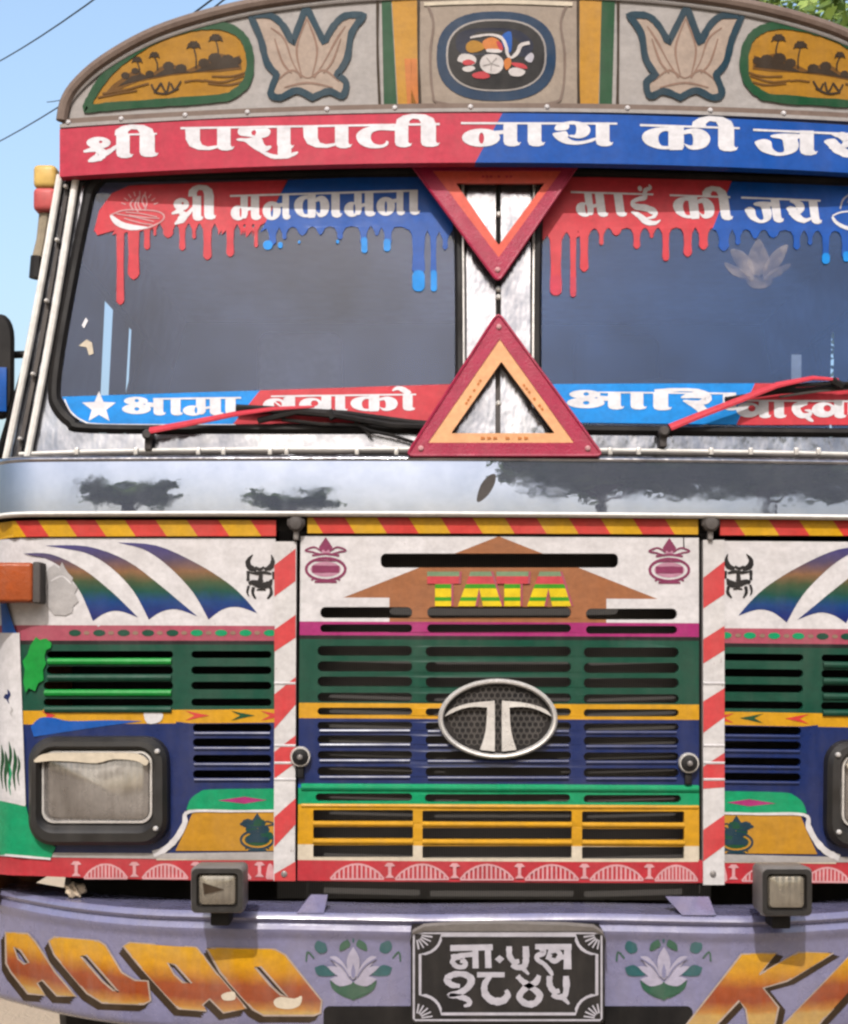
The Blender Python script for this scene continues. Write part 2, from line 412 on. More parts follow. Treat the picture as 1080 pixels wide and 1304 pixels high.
    def box(self, x0, y0, z0, x1, y1, z1, mat, bev=0.0):
        bm = bmesh.new(); bmesh.ops.create_cube(bm, size=1)
        for v in bm.verts: v.co = Vector(((x0 + x1) / 2 + v.co.x * (x1 - x0), (y0 + y1) / 2 + v.co.y * (y1 - y0), (z0 + z1) / 2 + v.co.z * (z1 - z0)))
        if bev: bmesh.ops.bevel(bm, geom=bm.edges[:], offset=bev, segments=3, profile=0.5, affect='EDGES')
        bm.verts.index_update()
        self.raw([v.co.copy() for v in bm.verts], [tuple(v.index for v in f.verts) for f in bm.faces], mat); bm.free()
    def lathe(self, prof, cen, axis, mat, n=24):
        cen = Vector(cen); ax = Vector(axis).normalized(); u = ax.orthogonal().normalized(); v = ax.cross(u)
        self.loft([[cen + ax * h + (u * math.cos(2 * math.pi * k / n) + v * math.sin(2 * math.pi * k / n)) * max(r, 1e-4) for k in range(n)] for h, r in prof], mat, True, True)
    def build(self, name, parent=None, label=None, weld=True, angle=32):
        me = bpy.data.meshes.new(name); me.from_pydata([tuple(v) for v in self.v], [], self.f)
        for m in self.mats: me.materials.append(m)
        me.polygons.foreach_set('material_index', self.m)
        if weld:
            bm = bmesh.new(); bm.from_mesh(me); bmesh.ops.remove_doubles(bm, verts=bm.verts, dist=2e-6); bm.to_mesh(me); bm.free()
        me.polygons.foreach_set('use_smooth', [True] * len(me.polygons))
        me.update(); me.set_sharp_from_angle(angle=R(angle))
        o = bpy.data.objects.new(name, me); COL.objects.link(o)
        if parent is not None: o.parent = parent
        if label: o['label'] = label
        return o
def thing(name, label, cat, loc=(0, 0, 0), group=None):
    o = bpy.data.objects.new(name, None); COL.objects.link(o); o.location = loc; o.empty_display_size = 0.1
    o['label'] = label; o['category'] = cat
    if group: o['group'] = group
    return o
def tag(o, label, cat, group=None):
    o['label'] = label; o['category'] = cat
    if group: o['group'] = group
    return o

# ------------------------------------------------------------------ lettering (drawn as brush shapes; 100 units = headline to baseline)
def stem(x, w=62, y0=-3): return ('f', [(x, y0), (x + w, y0), (x + w, 78), (x + w + 8, 86), (x + w + 18, 82), (x + w + 10, 96), (x + w - 14, 102), (x + 24, 101), (x + 6, 94), (x, 80)])
def E(cx, cy, rx, ry, n=20): return ell(cx, cy, rx, ry, n)
def KT(p, ox, oy): return [((x - ox) / 3.36, (y - oy) / 3.42) for x, y in p]
G = {
 'pa': [('f', [(0, 0), (68, 0), (68, 55), (78, 76), (105, 84), (150, 78), (150, 90), (112, 100), (60, 98), (20, 82), (3, 52)]), stem(148)],
 'ta': [('s', [(185, 8), (185, 27), (112, 25), (76, 36), (68, 60), (80, 82), (110, 91), (134, 84), (140, 72), (151, 79), (142, 95), (112, 105), (60, 104), (20, 88), (2, 62), (6, 38), (40, 16), (90, 6)]), stem(180)],
 'ii': [('f', [(-116, 4), (-112, -20), (-82, -38), (-40, -46), (20, -43), (58, -26), (70, 0), (70, 78), (78, 86), (88, 82), (80, 96), (56, 102), (24, 101), (6, 94), (0, 80), (0, -6), (-10, -22), (-38, -25), (-54, -13), (-52, 4)])],
 'sha': [('sh', KT([(95, 215), (110, 170), (180, 142), (330, 130), (480, 140), (580, 170), (605, 215), (580, 270), (520, 300), (430, 312), (340, 300), (250, 288), (150, 275), (105, 250)], 78, 134), [KT([(325, 195), (365, 185), (385, 225), (360, 275), (315, 262), (305, 225)], 78, 134)]),
         ('s', KT([(70, 330), (110, 355), (200, 365), (260, 410), (340, 470), (450, 525), (550, 510), (620, 448), (595, 425), (540, 432), (505, 400), (485, 350), (470, 318), (440, 295), (330, 300), (230, 315), (130, 312)], 78, 134)), stem(187)],
 'u': [('p', [(112, 110, 10), (138, 122, 18), (168, 133, 18), (204, 135, 18), (238, 132, 18), (270, 120, 15), (284, 114, 5)]), ('f', [(190, 90), (253, 90), (253, 124), (232, 132), (214, 130), (190, 128)])],
 'na': [('h', E(86, 64, 87, 40), [E(88, 66, 12, 25, 14)]), ('f', [(118, 26), (150, 34), (192, 30), (192, 46), (150, 52), (118, 52)]), stem(188)],
 'aa': [stem(0)],
 'tha': [('s', KT([(75, 215), (110, 165), (200, 135), (330, 112), (345, 128), (330, 140), (300, 165), (295, 215), (250, 248), (130, 257), (85, 245)], 60, 144)),
         ('s', KT([(320, 112), (480, 130), (585, 180), (622, 240), (600, 305), (540, 350), (440, 372), (330, 355), (290, 330), (330, 320), (385, 316), (408, 250), (395, 175), (330, 142)], 60, 144)),
         ('s', KT([(45, 300), (120, 282), (240, 264), (270, 290), (290, 335), (275, 352), (330, 395), (430, 415), (560, 400), (690, 362), (704, 385), (690, 405), (600, 437), (430, 467), (250, 454), (130, 402), (70, 350)], 60, 144)), stem(192)],
 'ka': [('s', [(120, 6), (120, 22), (96, 22), (76, 36), (72, 60), (86, 84), (120, 86), (120, 98), (70, 97), (20, 80), (0, 52), (14, 26), (60, 9)]), ('f', [(116, -3), (184, -3), (184, 88), (176, 100), (122, 102), (116, 90)]), ('s', [(182, 18), (235, 7), (280, 20), (300, 50), (282, 84), (238, 98), (204, 94), (184, 72), (204, 80), (222, 78), (224, 50), (214, 30), (182, 34)])],
 'ja': [('s', [(0, 48), (40, 37), (70, 47), (76, 75), (100, 92), (126, 88), (124, 60), (116, 36), (76, 30), (70, 20), (120, 12), (200, 14), (200, 30), (186, 34), (192, 60), (180, 85), (140, 102), (90, 106), (30, 90), (5, 65)]), stem(196)],
 'ya': [('p', [(2, 36, 8), (36, 44, 46), (70, 72, 44), (120, 88, 26), (176, 76, 10)]), ('p', [(34, 4, 8), (84, 12, 34), (104, 34, 44), (84, 54, 22), (60, 60, 6)]), stem(170)],
 'ma': [('h', E(56, 72, 57, 32), [E(74, 70, 8, 21, 12)]), ('f', [(74, -3), (128, -3), (128, 78), (116, 94), (98, 96), (90, 70), (82, 48), (74, 44)]), ('f', [(118, 50), (156, 44), (156, 58), (118, 66)]), stem(152)],
 'shri': [('h', E(68, 32, 56, 27), [E(78, 28, 8, 6, 10)]), ('p', [(74, 52, 26), (40, 62, 24), (-2, 72, 8)]), ('p', [(48, 60, 14), (84, 78, 42), (64, 98, 38), (20, 116, 10)]), ('p', [(78, 88, 34), (120, 70, 22), (162, 40, 12)]), stem(150)],
 'i': [('p', [(118, -4, 26), (118, 14, 26), (74, 20, 26), (22, 36, 18), (44, 54, 32), (120, 60, 38), (176, 78, 32), (160, 98, 18), (110, 104, 6)]), ('p', [(6, 78, 8), (56, 92, 30), (110, 120, 32), (170, 124, 22), (212, 110, 6)]), ('p', [(120, 0, 20), (132, -20, 24), (168, -30, 18), (160, -44, 6)]), ('f', E(92, -26, 16, 12, 10))],
 'a': [('h', E(80, 12, 76, 26), [E(86, 10, 14, 10, 12)]), ('h', E(84, 62, 92, 32), [E(86, 62, 16, 11, 12)]), ('f', [(140, 18), (196, 24), (196, 50), (140, 52)]), stem(192), stem(302)],
 'ba': [('h', E(76, 54, 77, 44), [E(94, 48, 26, 21, 16)]), ('p', [(72, 30, 9), (116, 66, 9)]), ('f', [(130, 10), (150, 0), (150, 90), (130, 96)]), stem(142)],
 'va': [('h', E(76, 54, 77, 44), [E(98, 45, 24, 19, 16)]), stem(142)],
 'o': [('p', [(-66, -26, 10), (-30, -42, 24), (16, -24, 40), (34, 0, 50)]), stem(0)],
 'shi': [stem(0, 70), ('p', [(10, 2, 40), (50, -12, 26), (130, -20, 16), (210, -14, 18), (262, 8, 18)]), ('p', [(130, 26, 8), (170, 14, 30), (226, 12, 38), (258, 34, 40), (214, 56, 24), (150, 44, 8)]), ('p', [(140, 44, 8), (180, 62, 30), (226, 92, 44), (256, 116, 12)]), stem(326)],
 'da': [('f', [(60, -3), (104, -3), (104, 14), (60, 14)]), ('p', [(100, 10, 30), (50, 24, 40), (30, 50, 54), (60, 84, 40), (110, 84, 26), (120, 62, 20), (84, 56, 8)]), ('p', [(84, 84, 20), (120, 110, 22), (140, 120, 8)])],
}
def glyph(mb, name, x, y, sx, sy, surf, off, mat, shear=0.0, slope=0.0):
    def t(p): return (x + p[0] * sx + p[1] * sy * shear, y + p[1] * sy + p[0] * sx * slope)
    for st in G[name]:
        mb.lay += 1; o = off + 0.00004 * (mb.lay % 12)
        if st[0] == 'f': mb.sheet([t(p) for p in st[1]], surf, o, mat, step=0)
        elif st[0] == 's': mb.sheet(seg_sharp([t(p) for p in st[1]], set(), 3), surf, o, mat, step=0)
        elif st[0] == 'sh': mb.sheet(seg_sharp([t(p) for p in st[1]], set(), 3), surf, o, mat, holes=[[t(p) for p in h] for h in st[2]], step=0)
        elif st[0] == 'h': mb.sheet([t(p) for p in st[1]], surf, o, mat, holes=[[t(p) for p in h] for h in st[2]], step=0)
        else: mb.pen([(*t(p), p[2] * (sx * 0.5 + sy * 0.5)) for p in st[1]], surf, off, mat)
def line(mb, a, b, wd, surf, off, mat):
    n = max(2, int(abs(b[0] - a[0]) / 30) + 1)
    mb.pen([(a[0] + (b[0] - a[0]) * k / n, a[1] + (b[1] - a[1]) * k / n, wd) for k in range(n + 1)], surf, off, mat, n=1)

# ------------------------------------------------------------------ ground
def ground():
    m, nt, b, out = new_mat('dusty ground')
    c = ramp(nt, noise(nt, 0.6, 8), [(0.3, C(120, 106, 90)), (0.7, C(142, 128, 110))])
    c = mix(nt, ramp(nt, noise(nt, 40, 4), [(0.55, (0, 0, 0)), (0.8, (0.5,) * 3)]), c, C(120, 106, 92))
    nt.links.new(c, b.inputs['Base Color']); b.inputs['Roughness'].default_value = 0.95
    bp = node(nt, 'ShaderNodeBump'); bp.inputs['Strength'].default_value = 0.6; bp.inputs['Distance'].default_value = 0.02
    nt.links.new(noise(nt, 60, 6), bp.inputs['Height']); nt.links.new(bp.outputs[0], b.inputs['Normal'])
    mb = MB(); mb.face([(-900, -900, 0), (900, -900, 0), (900, 900, 0), (-900, 900, 0)], m)
    o = mb.build('ground'); o['kind'] = 'structure'
ground()

# ------------------------------------------------------------------ truck
truck = thing('truck', 'decorated truck painted in red, blue, green and yellow bands with white slogans', 'truck')
def part(mb, name, label=None, parent=None): return mb.build(name, parent or truck, label)
BOTH = (False, True)

# --- visor: arched crown board, banner, rail
mb = MB()
arch = [(79, 168), (80, 146), (84, 124), (96, 103), (122, 78), (160, 53), (200, 33), (240, 19), (280, 8), (320, -1), (370, -9), (430, -16), (500, -21), (570, -24), (634, -25)]
arch = arch + [(1268 - x, y + 0.0) for x, y in arch[-2::-1]]
ZB = ZY(150, 0.02)
SVB = plus(SV, 0.02)
bot = [(1188, 168), (1080, 160), (940, 152), (800, 147), (634, 145), (470, 147), (330, 151), (190, 158)]
mb.sheet(arch + bot, SVB, 0.0, 'board', thick=0.06)
# beige middle, green and orange strips
mb.sheet([(534, 0), (735, 0), (735, 140), (534, 140)], SVB, 0.001, 'boardtan')
for pl, mt in (([(486, 2), (498, 1), (506, 140), (489, 141)], 'leafgreen'), ([(499, 1), (531, 0), (533, 140), (507, 140)], 'ochre'), ([(515, 75), (531, 75), (533, 140), (519, 140)], 'orange'),
               ([(738, 0), (766, 1), (762, 139), (738, 139)], 'ochre'), ([(766, 1), (783, 2), (779, 140), (763, 140)], 'leafgreen')):
    mb.sheet(pl, SVB, 0.002, mt)
for x0, x1 in ((481, 484), (533, 535), (736, 737), (787, 786)):
    mb.pen([(x0, 2, 4), (x0, 70, 3), (x1, 143, 4)], SVB, 0.003, 'silh')
board = part(mb, 'crown_board')
mb = MB()   # rounded trim along the arch
inner = arch[1:-1]
mb.tube([V3(x, y + 9, SVB, 0.004) for x, y in cr(inner, 3)], 0.0145, 'trimbrown', n=10)
mb.tube([V3(x, y + 19, SVB, 0.002) for x, y in cr(inner[1:-1], 3)], 0.006, 'board', n=8)
part(mb, 'crown_trim', parent=board)
mb = MB()   # lower brown rail with bolts
rail_y = lambda x: 141 + 20 * ((x - 640) / 556.0) ** 2
def bandpoly(f0, f1, x0, x1, n=12):
    return [(x0 + (x1 - x0) * k / n, f0(x0 + (x1 - x0) * k / n)) for k in range(n + 1)] + [(x1 + (x0 - x1) * k / n, f1(x1 + (x0 - x1) * k / n)) for k in range(n + 1)]
mb.sheet(bandpoly(lambda x: rail_y(x) - 8, rail_y, 80, 1190), SVB, 0.008, 'trimbrown', thick=0.01)
mb.sheet(bandpoly(lambda x: rail_y(x) - 0.5, lambda x: rail_y(x) + 4, 78, 1192), SVB, 0.014, 'board', thick=0.02)
rl = part(mb, 'crown_rail')
for bx in (89, 156, 237, 316, 417, 503, 599, 696, 798, 903, 996, 1082, 1150):
    mb = MB(); p = V3(bx, rail_y(bx) - 2, SVB, 0.008)
    mb.lathe([(0, 0.006), (0.006, 0.006), (0.009, 0.004), (0.010, 0.0)], p, (0, -1, 0), 'white', 10); part(mb, 'bolt', parent=rl)
def lotus_outline(fl):
    z = [(638, 40), (690, 42), (722, 68), (745, 112), (780, 18), (826, 110), (850, 68), (880, 42), (928, 40), (896, 85), (884, 150), (858, 192), (882, 212), (872, 246), (838, 234), (796, 250), (756, 232), (714, 250), (690, 238), (706, 192), (680, 160), (664, 100)]
    p = [(x / 2, y / 2) for x, y in z]
    return [(1264 - x, y) for x, y in p] if fl else p
for fl in BOTH:
    mb = MB(); p = seg_sharp(lotus_outline(fl), {0, 3, 4, 5, 8, 11, 15, 19})
    mb.sheet(p, SVB, 0.0022, 'petal')
    fx = (lambda x: 1264 - x) if fl else (lambda x: x)
    for pts in ([(345, 36), (362, 50), (372, 78), (384, 100)], [(440, 34), (428, 52), (414, 78), (400, 100)], [(391, 24), (378, 62), (384, 96)], [(391, 24), (404, 62), (398, 96)], [(352, 104), (372, 90), (392, 100), (412, 90), (432, 104)], [(362, 112), (392, 106), (424, 112)], [(350, 50), (360, 80), (372, 94)], [(434, 50), (424, 78), (412, 94)]):
        mb.pen([(fx(x), y, 1.6 + 1.2 * (k % 2)) for k, (x, y) in enumerate(pts)], SVB, 0.0028, 'petaldark')
    mb.pen([(*q, 8.6) for q in p], SVB, 0.0034, 'teal', closed=True, n=1)
    part(mb, 'lotus_painting', parent=board)
for fl in BOTH:
    mb = MB(); fx = (lambda x: 1266 - x) if fl else (lambda x: x)
    z = [(218, 280), (232, 252), (262, 205), (318, 150), (390, 105), (470, 76), (540, 66), (592, 76), (625, 105), (638, 155), (630, 208), (600, 238), (560, 252), (400, 264), (290, 272)]
    o_ = seg_sharp([(fx(x / 2), y / 2) for x, y in z], {0}); f0 = (lambda q: (fx(q[0] / 2), q[1] / 2))
    mb.sheet(o_, SVB, 0.0022, 'sunset')
    hill = [(262, 246), (290, 215), (318, 196), (335, 184), (352, 180), (372, 194), (392, 186), (408, 172), (430, 164), (452, 168), (476, 180), (500, 168), (520, 160), (536, 146), (552, 136), (572, 140), (592, 150), (612, 142), (616, 178), (560, 184), (500, 186), (430, 194), (350, 210), (290, 236)]
    mb.sheet([f0(q) for q in hill], SVB, 0.0028, 'silhmid')
    hill2 = [(300, 222), (335, 196), (356, 190), (390, 196), (420, 178), (450, 176), (490, 186), (530, 166), (560, 150), (600, 160), (612, 172), (540, 180), (450, 188), (370, 202)]
    mb.sheet([f0(q) for q in hill2], SVB, 0.0033, 'silh')
    for bx, by, ty, tx in ((356, 196, 158, 350), (402, 180, 146, 394), (500, 176, 122, 494), (556, 150, 104, 550)):
        mb.pen([(*f0((bx, by)), 2.2), (*f0(((bx + tx) / 2 + 3, (by + ty) / 2)), 1.8), (*f0((tx, ty)), 1.6)], SVB, 0.0036, 'silh')
        for a in range(7):
            an = R(180 + 30 * a); q0 = f0((tx, ty)); r_ = 9.5 if by < 180 else 7
            mb.pen([(*q0, 2.2), (q0[0] + r_ * 0.6 * math.cos(an), q0[1] + r_ * 0.7 * math.sin(an) - 1, 2.6), (q0[0] + r_ * math.cos(an), q0[1] + r_ * 0.8 * math.sin(an) + 2, 0.6)], SVB, 0.0036, 'silh')
    for hx, hy, hr in ((320, 190, 9), (345, 178, 8), (382, 186, 9), (430, 166, 12), (462, 172, 12), (520, 158, 12), (548, 146, 14), (580, 150, 14), (604, 152, 10)):
        mb.lay += 1; mb.sheet(ell(*f0((hx, hy + 4)), hr * .62, hr * .5, 9), SVB, 0.00345 + .00002 * (mb.lay % 9), 'silh', step=0)
    for q in ([(386, 216), (396, 232), (410, 214)], [(410, 212), (424, 236), (432, 210)], [(436, 214), (446, 230), (462, 208)], [(392, 236), (424, 240), (456, 226)]):
        mb.pen([(*f0(a), 2.4) for a in q], SVB, 0.0036, 'silh')
    for q in ([(250, 250), (300, 240), (350, 232)], [(262, 240), (320, 230), (380, 214)], [(520, 206), (570, 210), (622, 194)], [(530, 214), (580, 218), (616, 210)], [(540, 196), (590, 196), (626, 186)], [(470, 210), (500, 206), (520, 208)]):
        mb.pen([(*f0(a), 2.4) for a in q], SVB, 0.0036, 'silhmid')
    mb.pen([(*q, 10.5) for q in o_], SVB, 0.004, 'leafgreen', closed=True, n=1)
    part(mb, 'landscape_painting', parent=board)
# emblem: framed oval picture
mb = MB()
mb.sheet(ell(632, 72, 76, 57, 40, 2.5), SVB, 0.0022, 'bluering')
mb.sheet(ell(632, 71, 64, 46, 40, 2.5), SVB, 0.003, 'grey')
mb.sheet(ell(632, 71, 61.5, 43.5, 40, 2.5), SVB, 0.0038, 'black')
def e2(x, y): return (550 + x / 6.353, 10 + y / 6.353)
def blob(pts, mt, o_): mb.sheet(seg_sharp([e2(*q) for q in pts], set(), 3), SVB, o_, mt, step=0)
blob([(200, 240), (300, 180), (560, 170), (720, 200), (820, 300), (760, 400), (560, 380), (240, 380)], 'inknavy', 0.0042)
blob([(560, 240), (640, 200), (640, 360), (590, 340)], 'midblue', 0.0044)
mb.pen([(*e2(x, y), w_) for x, y, w_ in ((310, 250, 2), (350, 240, 3), (470, 225, 3), (560, 250, 4), (600, 320, 4), (610, 380, 4), (640, 410, 3), (690, 370, 5), (720, 310, 5), (790, 290, 4))], SVB, 0.0052, 'white2')
blob([(280, 300), (330, 270), (400, 290), (420, 340), (330, 370), (280, 350)], 'sunset', 0.0046)
blob([(410, 280), (480, 245), (540, 270), (560, 330), (500, 360), (430, 340)], 'orange', 0.0046)
blob([(520, 280), (560, 290), (575, 340), (550, 350)], 'crimson', 0.005)
blob([(450, 340), (560, 345), (550, 370), (450, 365)], 'white2', 0.005)
blob([(205, 430), (240, 380), (330, 390), (360, 430), (330, 470), (240, 450)], 'white2', 0.005)
blob([(250, 440), (300, 425), (350, 450), (310, 470), (260, 468)], 'crimson', 0.0054)
blob([(250, 490), (320, 475), (350, 500), (300, 525), (255, 515)], 'white2', 0.005)
blob([(390, 440), (430, 390), (520, 385), (575, 430), (570, 500), (520, 540), (440, 530), (395, 490)], 'white2', 0.0052)
for k in range(5):
    an = R(72 * k + 20); mb.pen([(*e2(480, 460), 1.2), (*e2(480 + 70 * math.cos(an), 460 + 60 * math.sin(an)), 1.2)], SVB, 0.0058, 'grey')
blob([(580, 440), (630, 410), (640, 470), (600, 510)], 'orange', 0.0054)
blob([(620, 510), (680, 490), (755, 520), (720, 560), (640, 555)], 'white2', 0.0054)
blob([(330, 540), (420, 520), (470, 560), (420, 580), (340, 570)], 'crimson', 0.0048)
blob([(640, 450), (740, 460), (770, 500), (680, 485)], 'crimson', 0.0048)
blob([(750, 420), (800, 370), (825, 400), (800, 450)], 'platewhite', 0.0052)
part(mb, 'oval_picture', parent=board)
# scallop of worn metal over the emblem
mb = MB(); mb.pen([(545, 8, 3), (552, 30, 3), (548, 70, 3), (551, 118, 3), (562, 132, 3), (632, 137, 3), (702, 132, 3), (716, 118, 3), (719, 70, 3), (714, 30, 3), (722, 6, 3)], SVB, 0.003, 'trimbrown'); mb.pen([(540, 6, 5), (634, 3, 5), (729, 6, 5)], SVB, 0.0035, 'cream'); part(mb, 'picture_moulding', parent=board)

# banner
mb = MB()
btop = lambda x: 144 + 22 * ((x - 636) / 556.0) ** 2 + (x - 636) * 0.003
bbot = lambda x: 207 + 19 * ((x - 636) / 556.0) ** 2 + (x - 636) * 0.002
SVN = plus(SV, 0.0)
def bcol(px, py): return 'red' if px < 641 - (py - 142) * 0.55 else 'blue'
mb.sheet(bandpoly(btop, bbot, 76, 1194, 20), SVN, 0.0, bcol, thick=0.03, cuts=[((641, 142), (604, 209))])
ban = part(mb, 'visor_banner')
mb = MB(); st = (SVN, 0.0008, 'letter')
for g, x, y, s in (('shri', 107, 173, .275), ('ii', 178, 171.5, .275)): glyph(mb, g, x, y, s, .28, *st)
for g, x, y in (('pa', 236, 163), ('sha', 301.5, 161.2), ('u', 301.5, 161.5), ('pa', 386, 160), ('ta', 453.5, 158.8), ('ii', 536, 158.2)): glyph(mb, g, x, y, .275, .285, *st)
for g, x, y in (('na', 588.5, 157), ('aa', 672, 157), ('tha', 705, 157)): glyph(mb, g, x, y, .28, .29, *st)
for g, x, y in (('ka', 817.5, 160), ('ii', 914.5, 162), ('ja', 961.5, 166), ('ya', 1049, 169.5)): glyph(mb, g, x, y, .29, .30, *st, slope=0.02)
line(mb, (230, 163.5), (560, 158.2), 2.8, *st); line(mb, (587, 157), (786, 157.6), 2.6, *st); line(mb, (815, 159.5), (942, 163.5), 2.6, *st); line(mb, (959, 165.5), (1126, 173), 2.6, *st)
line(mb, (150, 172), (200, 170.5), 2.2, *st)
part(mb, 'lettering', parent=ban)
# visor soffit and header above the glass
mb = MB()
n = 30
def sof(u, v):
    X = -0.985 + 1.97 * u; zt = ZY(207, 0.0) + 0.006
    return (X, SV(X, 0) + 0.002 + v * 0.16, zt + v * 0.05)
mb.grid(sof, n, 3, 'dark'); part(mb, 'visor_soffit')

# --- windscreens
def winL(i, r):   # outline of the left opening grown by i pixels
    return rr(0, 0, 1, 1, 0.1)
gl = [(121 , 226), (585, 214), (591, 300), (592, 530), (586, 546), (560, 549), (300, 549), (110, 547), (84, 538), (68, 520), (63, 498), (70, 440), (88, 340), (104, 262), (110, 238)]
gout = seg_sharp([(121, 222), (585, 212), (593, 300), (594, 530), (587, 549), (560, 552), (300, 552), (112, 551), (84, 542), (66, 522), (61, 498), (68, 440), (87, 340), (103, 262), (108, 236)], {0, 1}, 4)
gin = seg_sharp([(134, 232), (570, 222), (578, 300), (579, 526), (573, 536), (556, 539), (300, 540), (122, 539), (98, 531), (82, 514), (77, 496), (84, 440), (102, 340), (117, 268), (123, 246)], {0, 1}, 4)
for fl in BOTH:
    mb = MB(); mb.sheet(gin, SW, -0.004, 'glassR' if fl else 'glassL', mirror=fl, step=0.08); g_ = part(mb, 'windscreen', 'bluish dusty windscreen with painted sky haze under the red and blue sticker' if fl else 'grey dusty windscreen with painted sky haze and star sticker')
    mb = MB()
    def ring(loop, off): 
        o = []
        for x, y in loop:
            v = V3(x, y, SW, off); v.x = -v.x if fl else v.x; o.append(v)
        return o
    mid = [((a[0] * .6 + b[0] * .4), (a[1] * .6 + b[1] * .4)) for a, b in zip(gout, gin)]
    mid2 = [((a[0] * .25 + b[0] * .75), (a[1] * .25 + b[1] * .75)) for a, b in zip(gout, gin)]
    mb.loft([ring(gout, 0.001), ring(mid, 0.011), ring(mid2, 0.010), ring(gin, -0.005)], 'rubber'); part(mb, 'rubber_seal', parent=g_)
    if fl: WR = g_
    else: WL = g_
# chrome sheet metal around the panes
mb = MB()
frame = [(72, 234), (60, 290), (36, 420), (4, 600), (634, 588), (634, 200), (300, 208), (120, 222)]
frame = seg_sharp([(74, 222), (62, 290), (38, 420), (6, 592)], set(range(4)), 1) + [(640 - 1, 586), (634, 200), (300, 206)]
for fl in BOTH: mb.sheet([(76, 214), (62, 290), (36, 420), (4, 596), (200, 590), (420, 587), (634.6, 585), (632, 196), (300, 202)], SW, -0.002, 'steel', holes=[gout], mirror=fl)
part(mb, 'windscreen_surround')
mb = MB(); mb.sheet(bandpoly(lambda x: 196, lambda x: 226 + 6 * ((x - 634) / 556) ** 2, 112, 1158), SW, 0.003, 'rubber'); part(mb, 'header_strip')
# pillar trims
for fl in BOTH:
    mb = MB()
    def q(x, y, o): 
        v = V3(x, y, SW, o); v.x = -v.x if fl else v.x; return v
    for (a, b, wd, o) in (((78, 226), (8, 592), 9, 0.012), ((98, 228), (36, 585), 9, 0.010)):
        mb.tube([q(a[0] + (b[0] - a[0]) * k / 8 + 2.5 * math.sin(math.pi * k / 8), a[1] + (b[1] - a[1]) * k / 8, o) for k in range(9)], 0.0085, 'rail', n=8)
    mb.pen([(88 + (22 - 88) * k / 8 + 2.5 * math.sin(math.pi * k / 8), 226 + (590 - 226) * k / 8, 5) for k in range(9)], SW, 0.004, 'greyrubber', n=1, mirror=fl)
    pt = part(mb, 'pillar_trim')
    for yy in (240, 308, 385, 478, 560):
        mb = MB(); t = (yy - 226) / (590 - 226); p = q(88 + (22 - 88) * t + 2.5 * math.sin(math.pi * t), yy, 0.016)
        mb.lathe([(-0.01, 0.005), (0.003, 0.005), (0.006, 0.002)], p, (0, -1, 0), 'silver', 8); part(mb, 'screw', parent=pt)
# centre pillar: two polished plates with a dark groove and a cover strip
mb = MB()
for a, b in ((595, 631), (637.5, 675)):
    mb.sheet([(a, 222), (b, 222), (b, 574), (a - (1 if a < 620 else -1), 574)], SW, 0.006, 'steel', thick=0.008)
mb.sheet([(630, 222), (639, 222), (639, 574), (630, 574)], SW, 0.002, 'greyrubber')
mb.sheet([(633, 458), (712, 566), (562, 566)], SW, 0.012, 'steel', thick=0.006)
mb.sheet([(630.5, 470), (637, 470), (637, 566), (630.5, 566)], SW, 0.0128, 'greyrubber')
pil = part(mb, 'centre_pillar')
mb = MB(); mb.tube([V3(634.5, 222, SW, 0.009), V3(634.5, 574, SW, 0.009)], 0.0035, 'dark', n=8)
for yy in (275, 370, 380, 515): mb.lathe([(0, 0.007), (0.004, 0.007), (0.008, 0.003)], V3(634.5, yy, SW, 0.009), (0, -1, 0), 'silver', 10)
part(mb, 'pillar_screw_strip', parent=pil)
for fl in BOTH:
    mb = MB()
    for k, x in enumerate((586, 591)):
        a, b = V3(x - 2, 230, SW, 0.006), V3(x, 545, SW, 0.006)
        if fl: a.x, b.x = -a.x, -b.x
        mb.tube([a, b], 0.004, 'silver' if k else 'greyrubber', n=6)
    part(mb, 'seal_bead', parent=pil)
# lower windscreen sill: rod held by clips
mb = MB()
rod = lambda x: 577 + 6 * ((x - 634) / 600) ** 4
for fl in BOTH:
    xs = [26 + (634 - 26) * k / 16 for k in range(17)]
    pts = [V3(x, rod(x), SW, 0.012) for x in xs]
    if fl: pts = [Vector((-p.x, p.y, p.z)) for p in pts]
    mb.tube(pts, 0.005, 'greyrubber', n=8)
    mb.tube([p + Vector((0, 0.004, 0.008)) for p in pts], 0.0045, 'rail', n=8)
sil = part(mb, 'sill_rod')
for x in (100, 175, 254, 286, 345, 366, 455, 505, 812, 776, 904, 954, 1012, 1040):
    mb = MB(); p = V3(x, 577, SW, 0.02); mb.box(p.x - .005, p.y + .000, p.z - .007, p.x + .005, p.y + .012, p.z + .010, 'silver', 0.002); part(mb, 'clip', parent=sil)

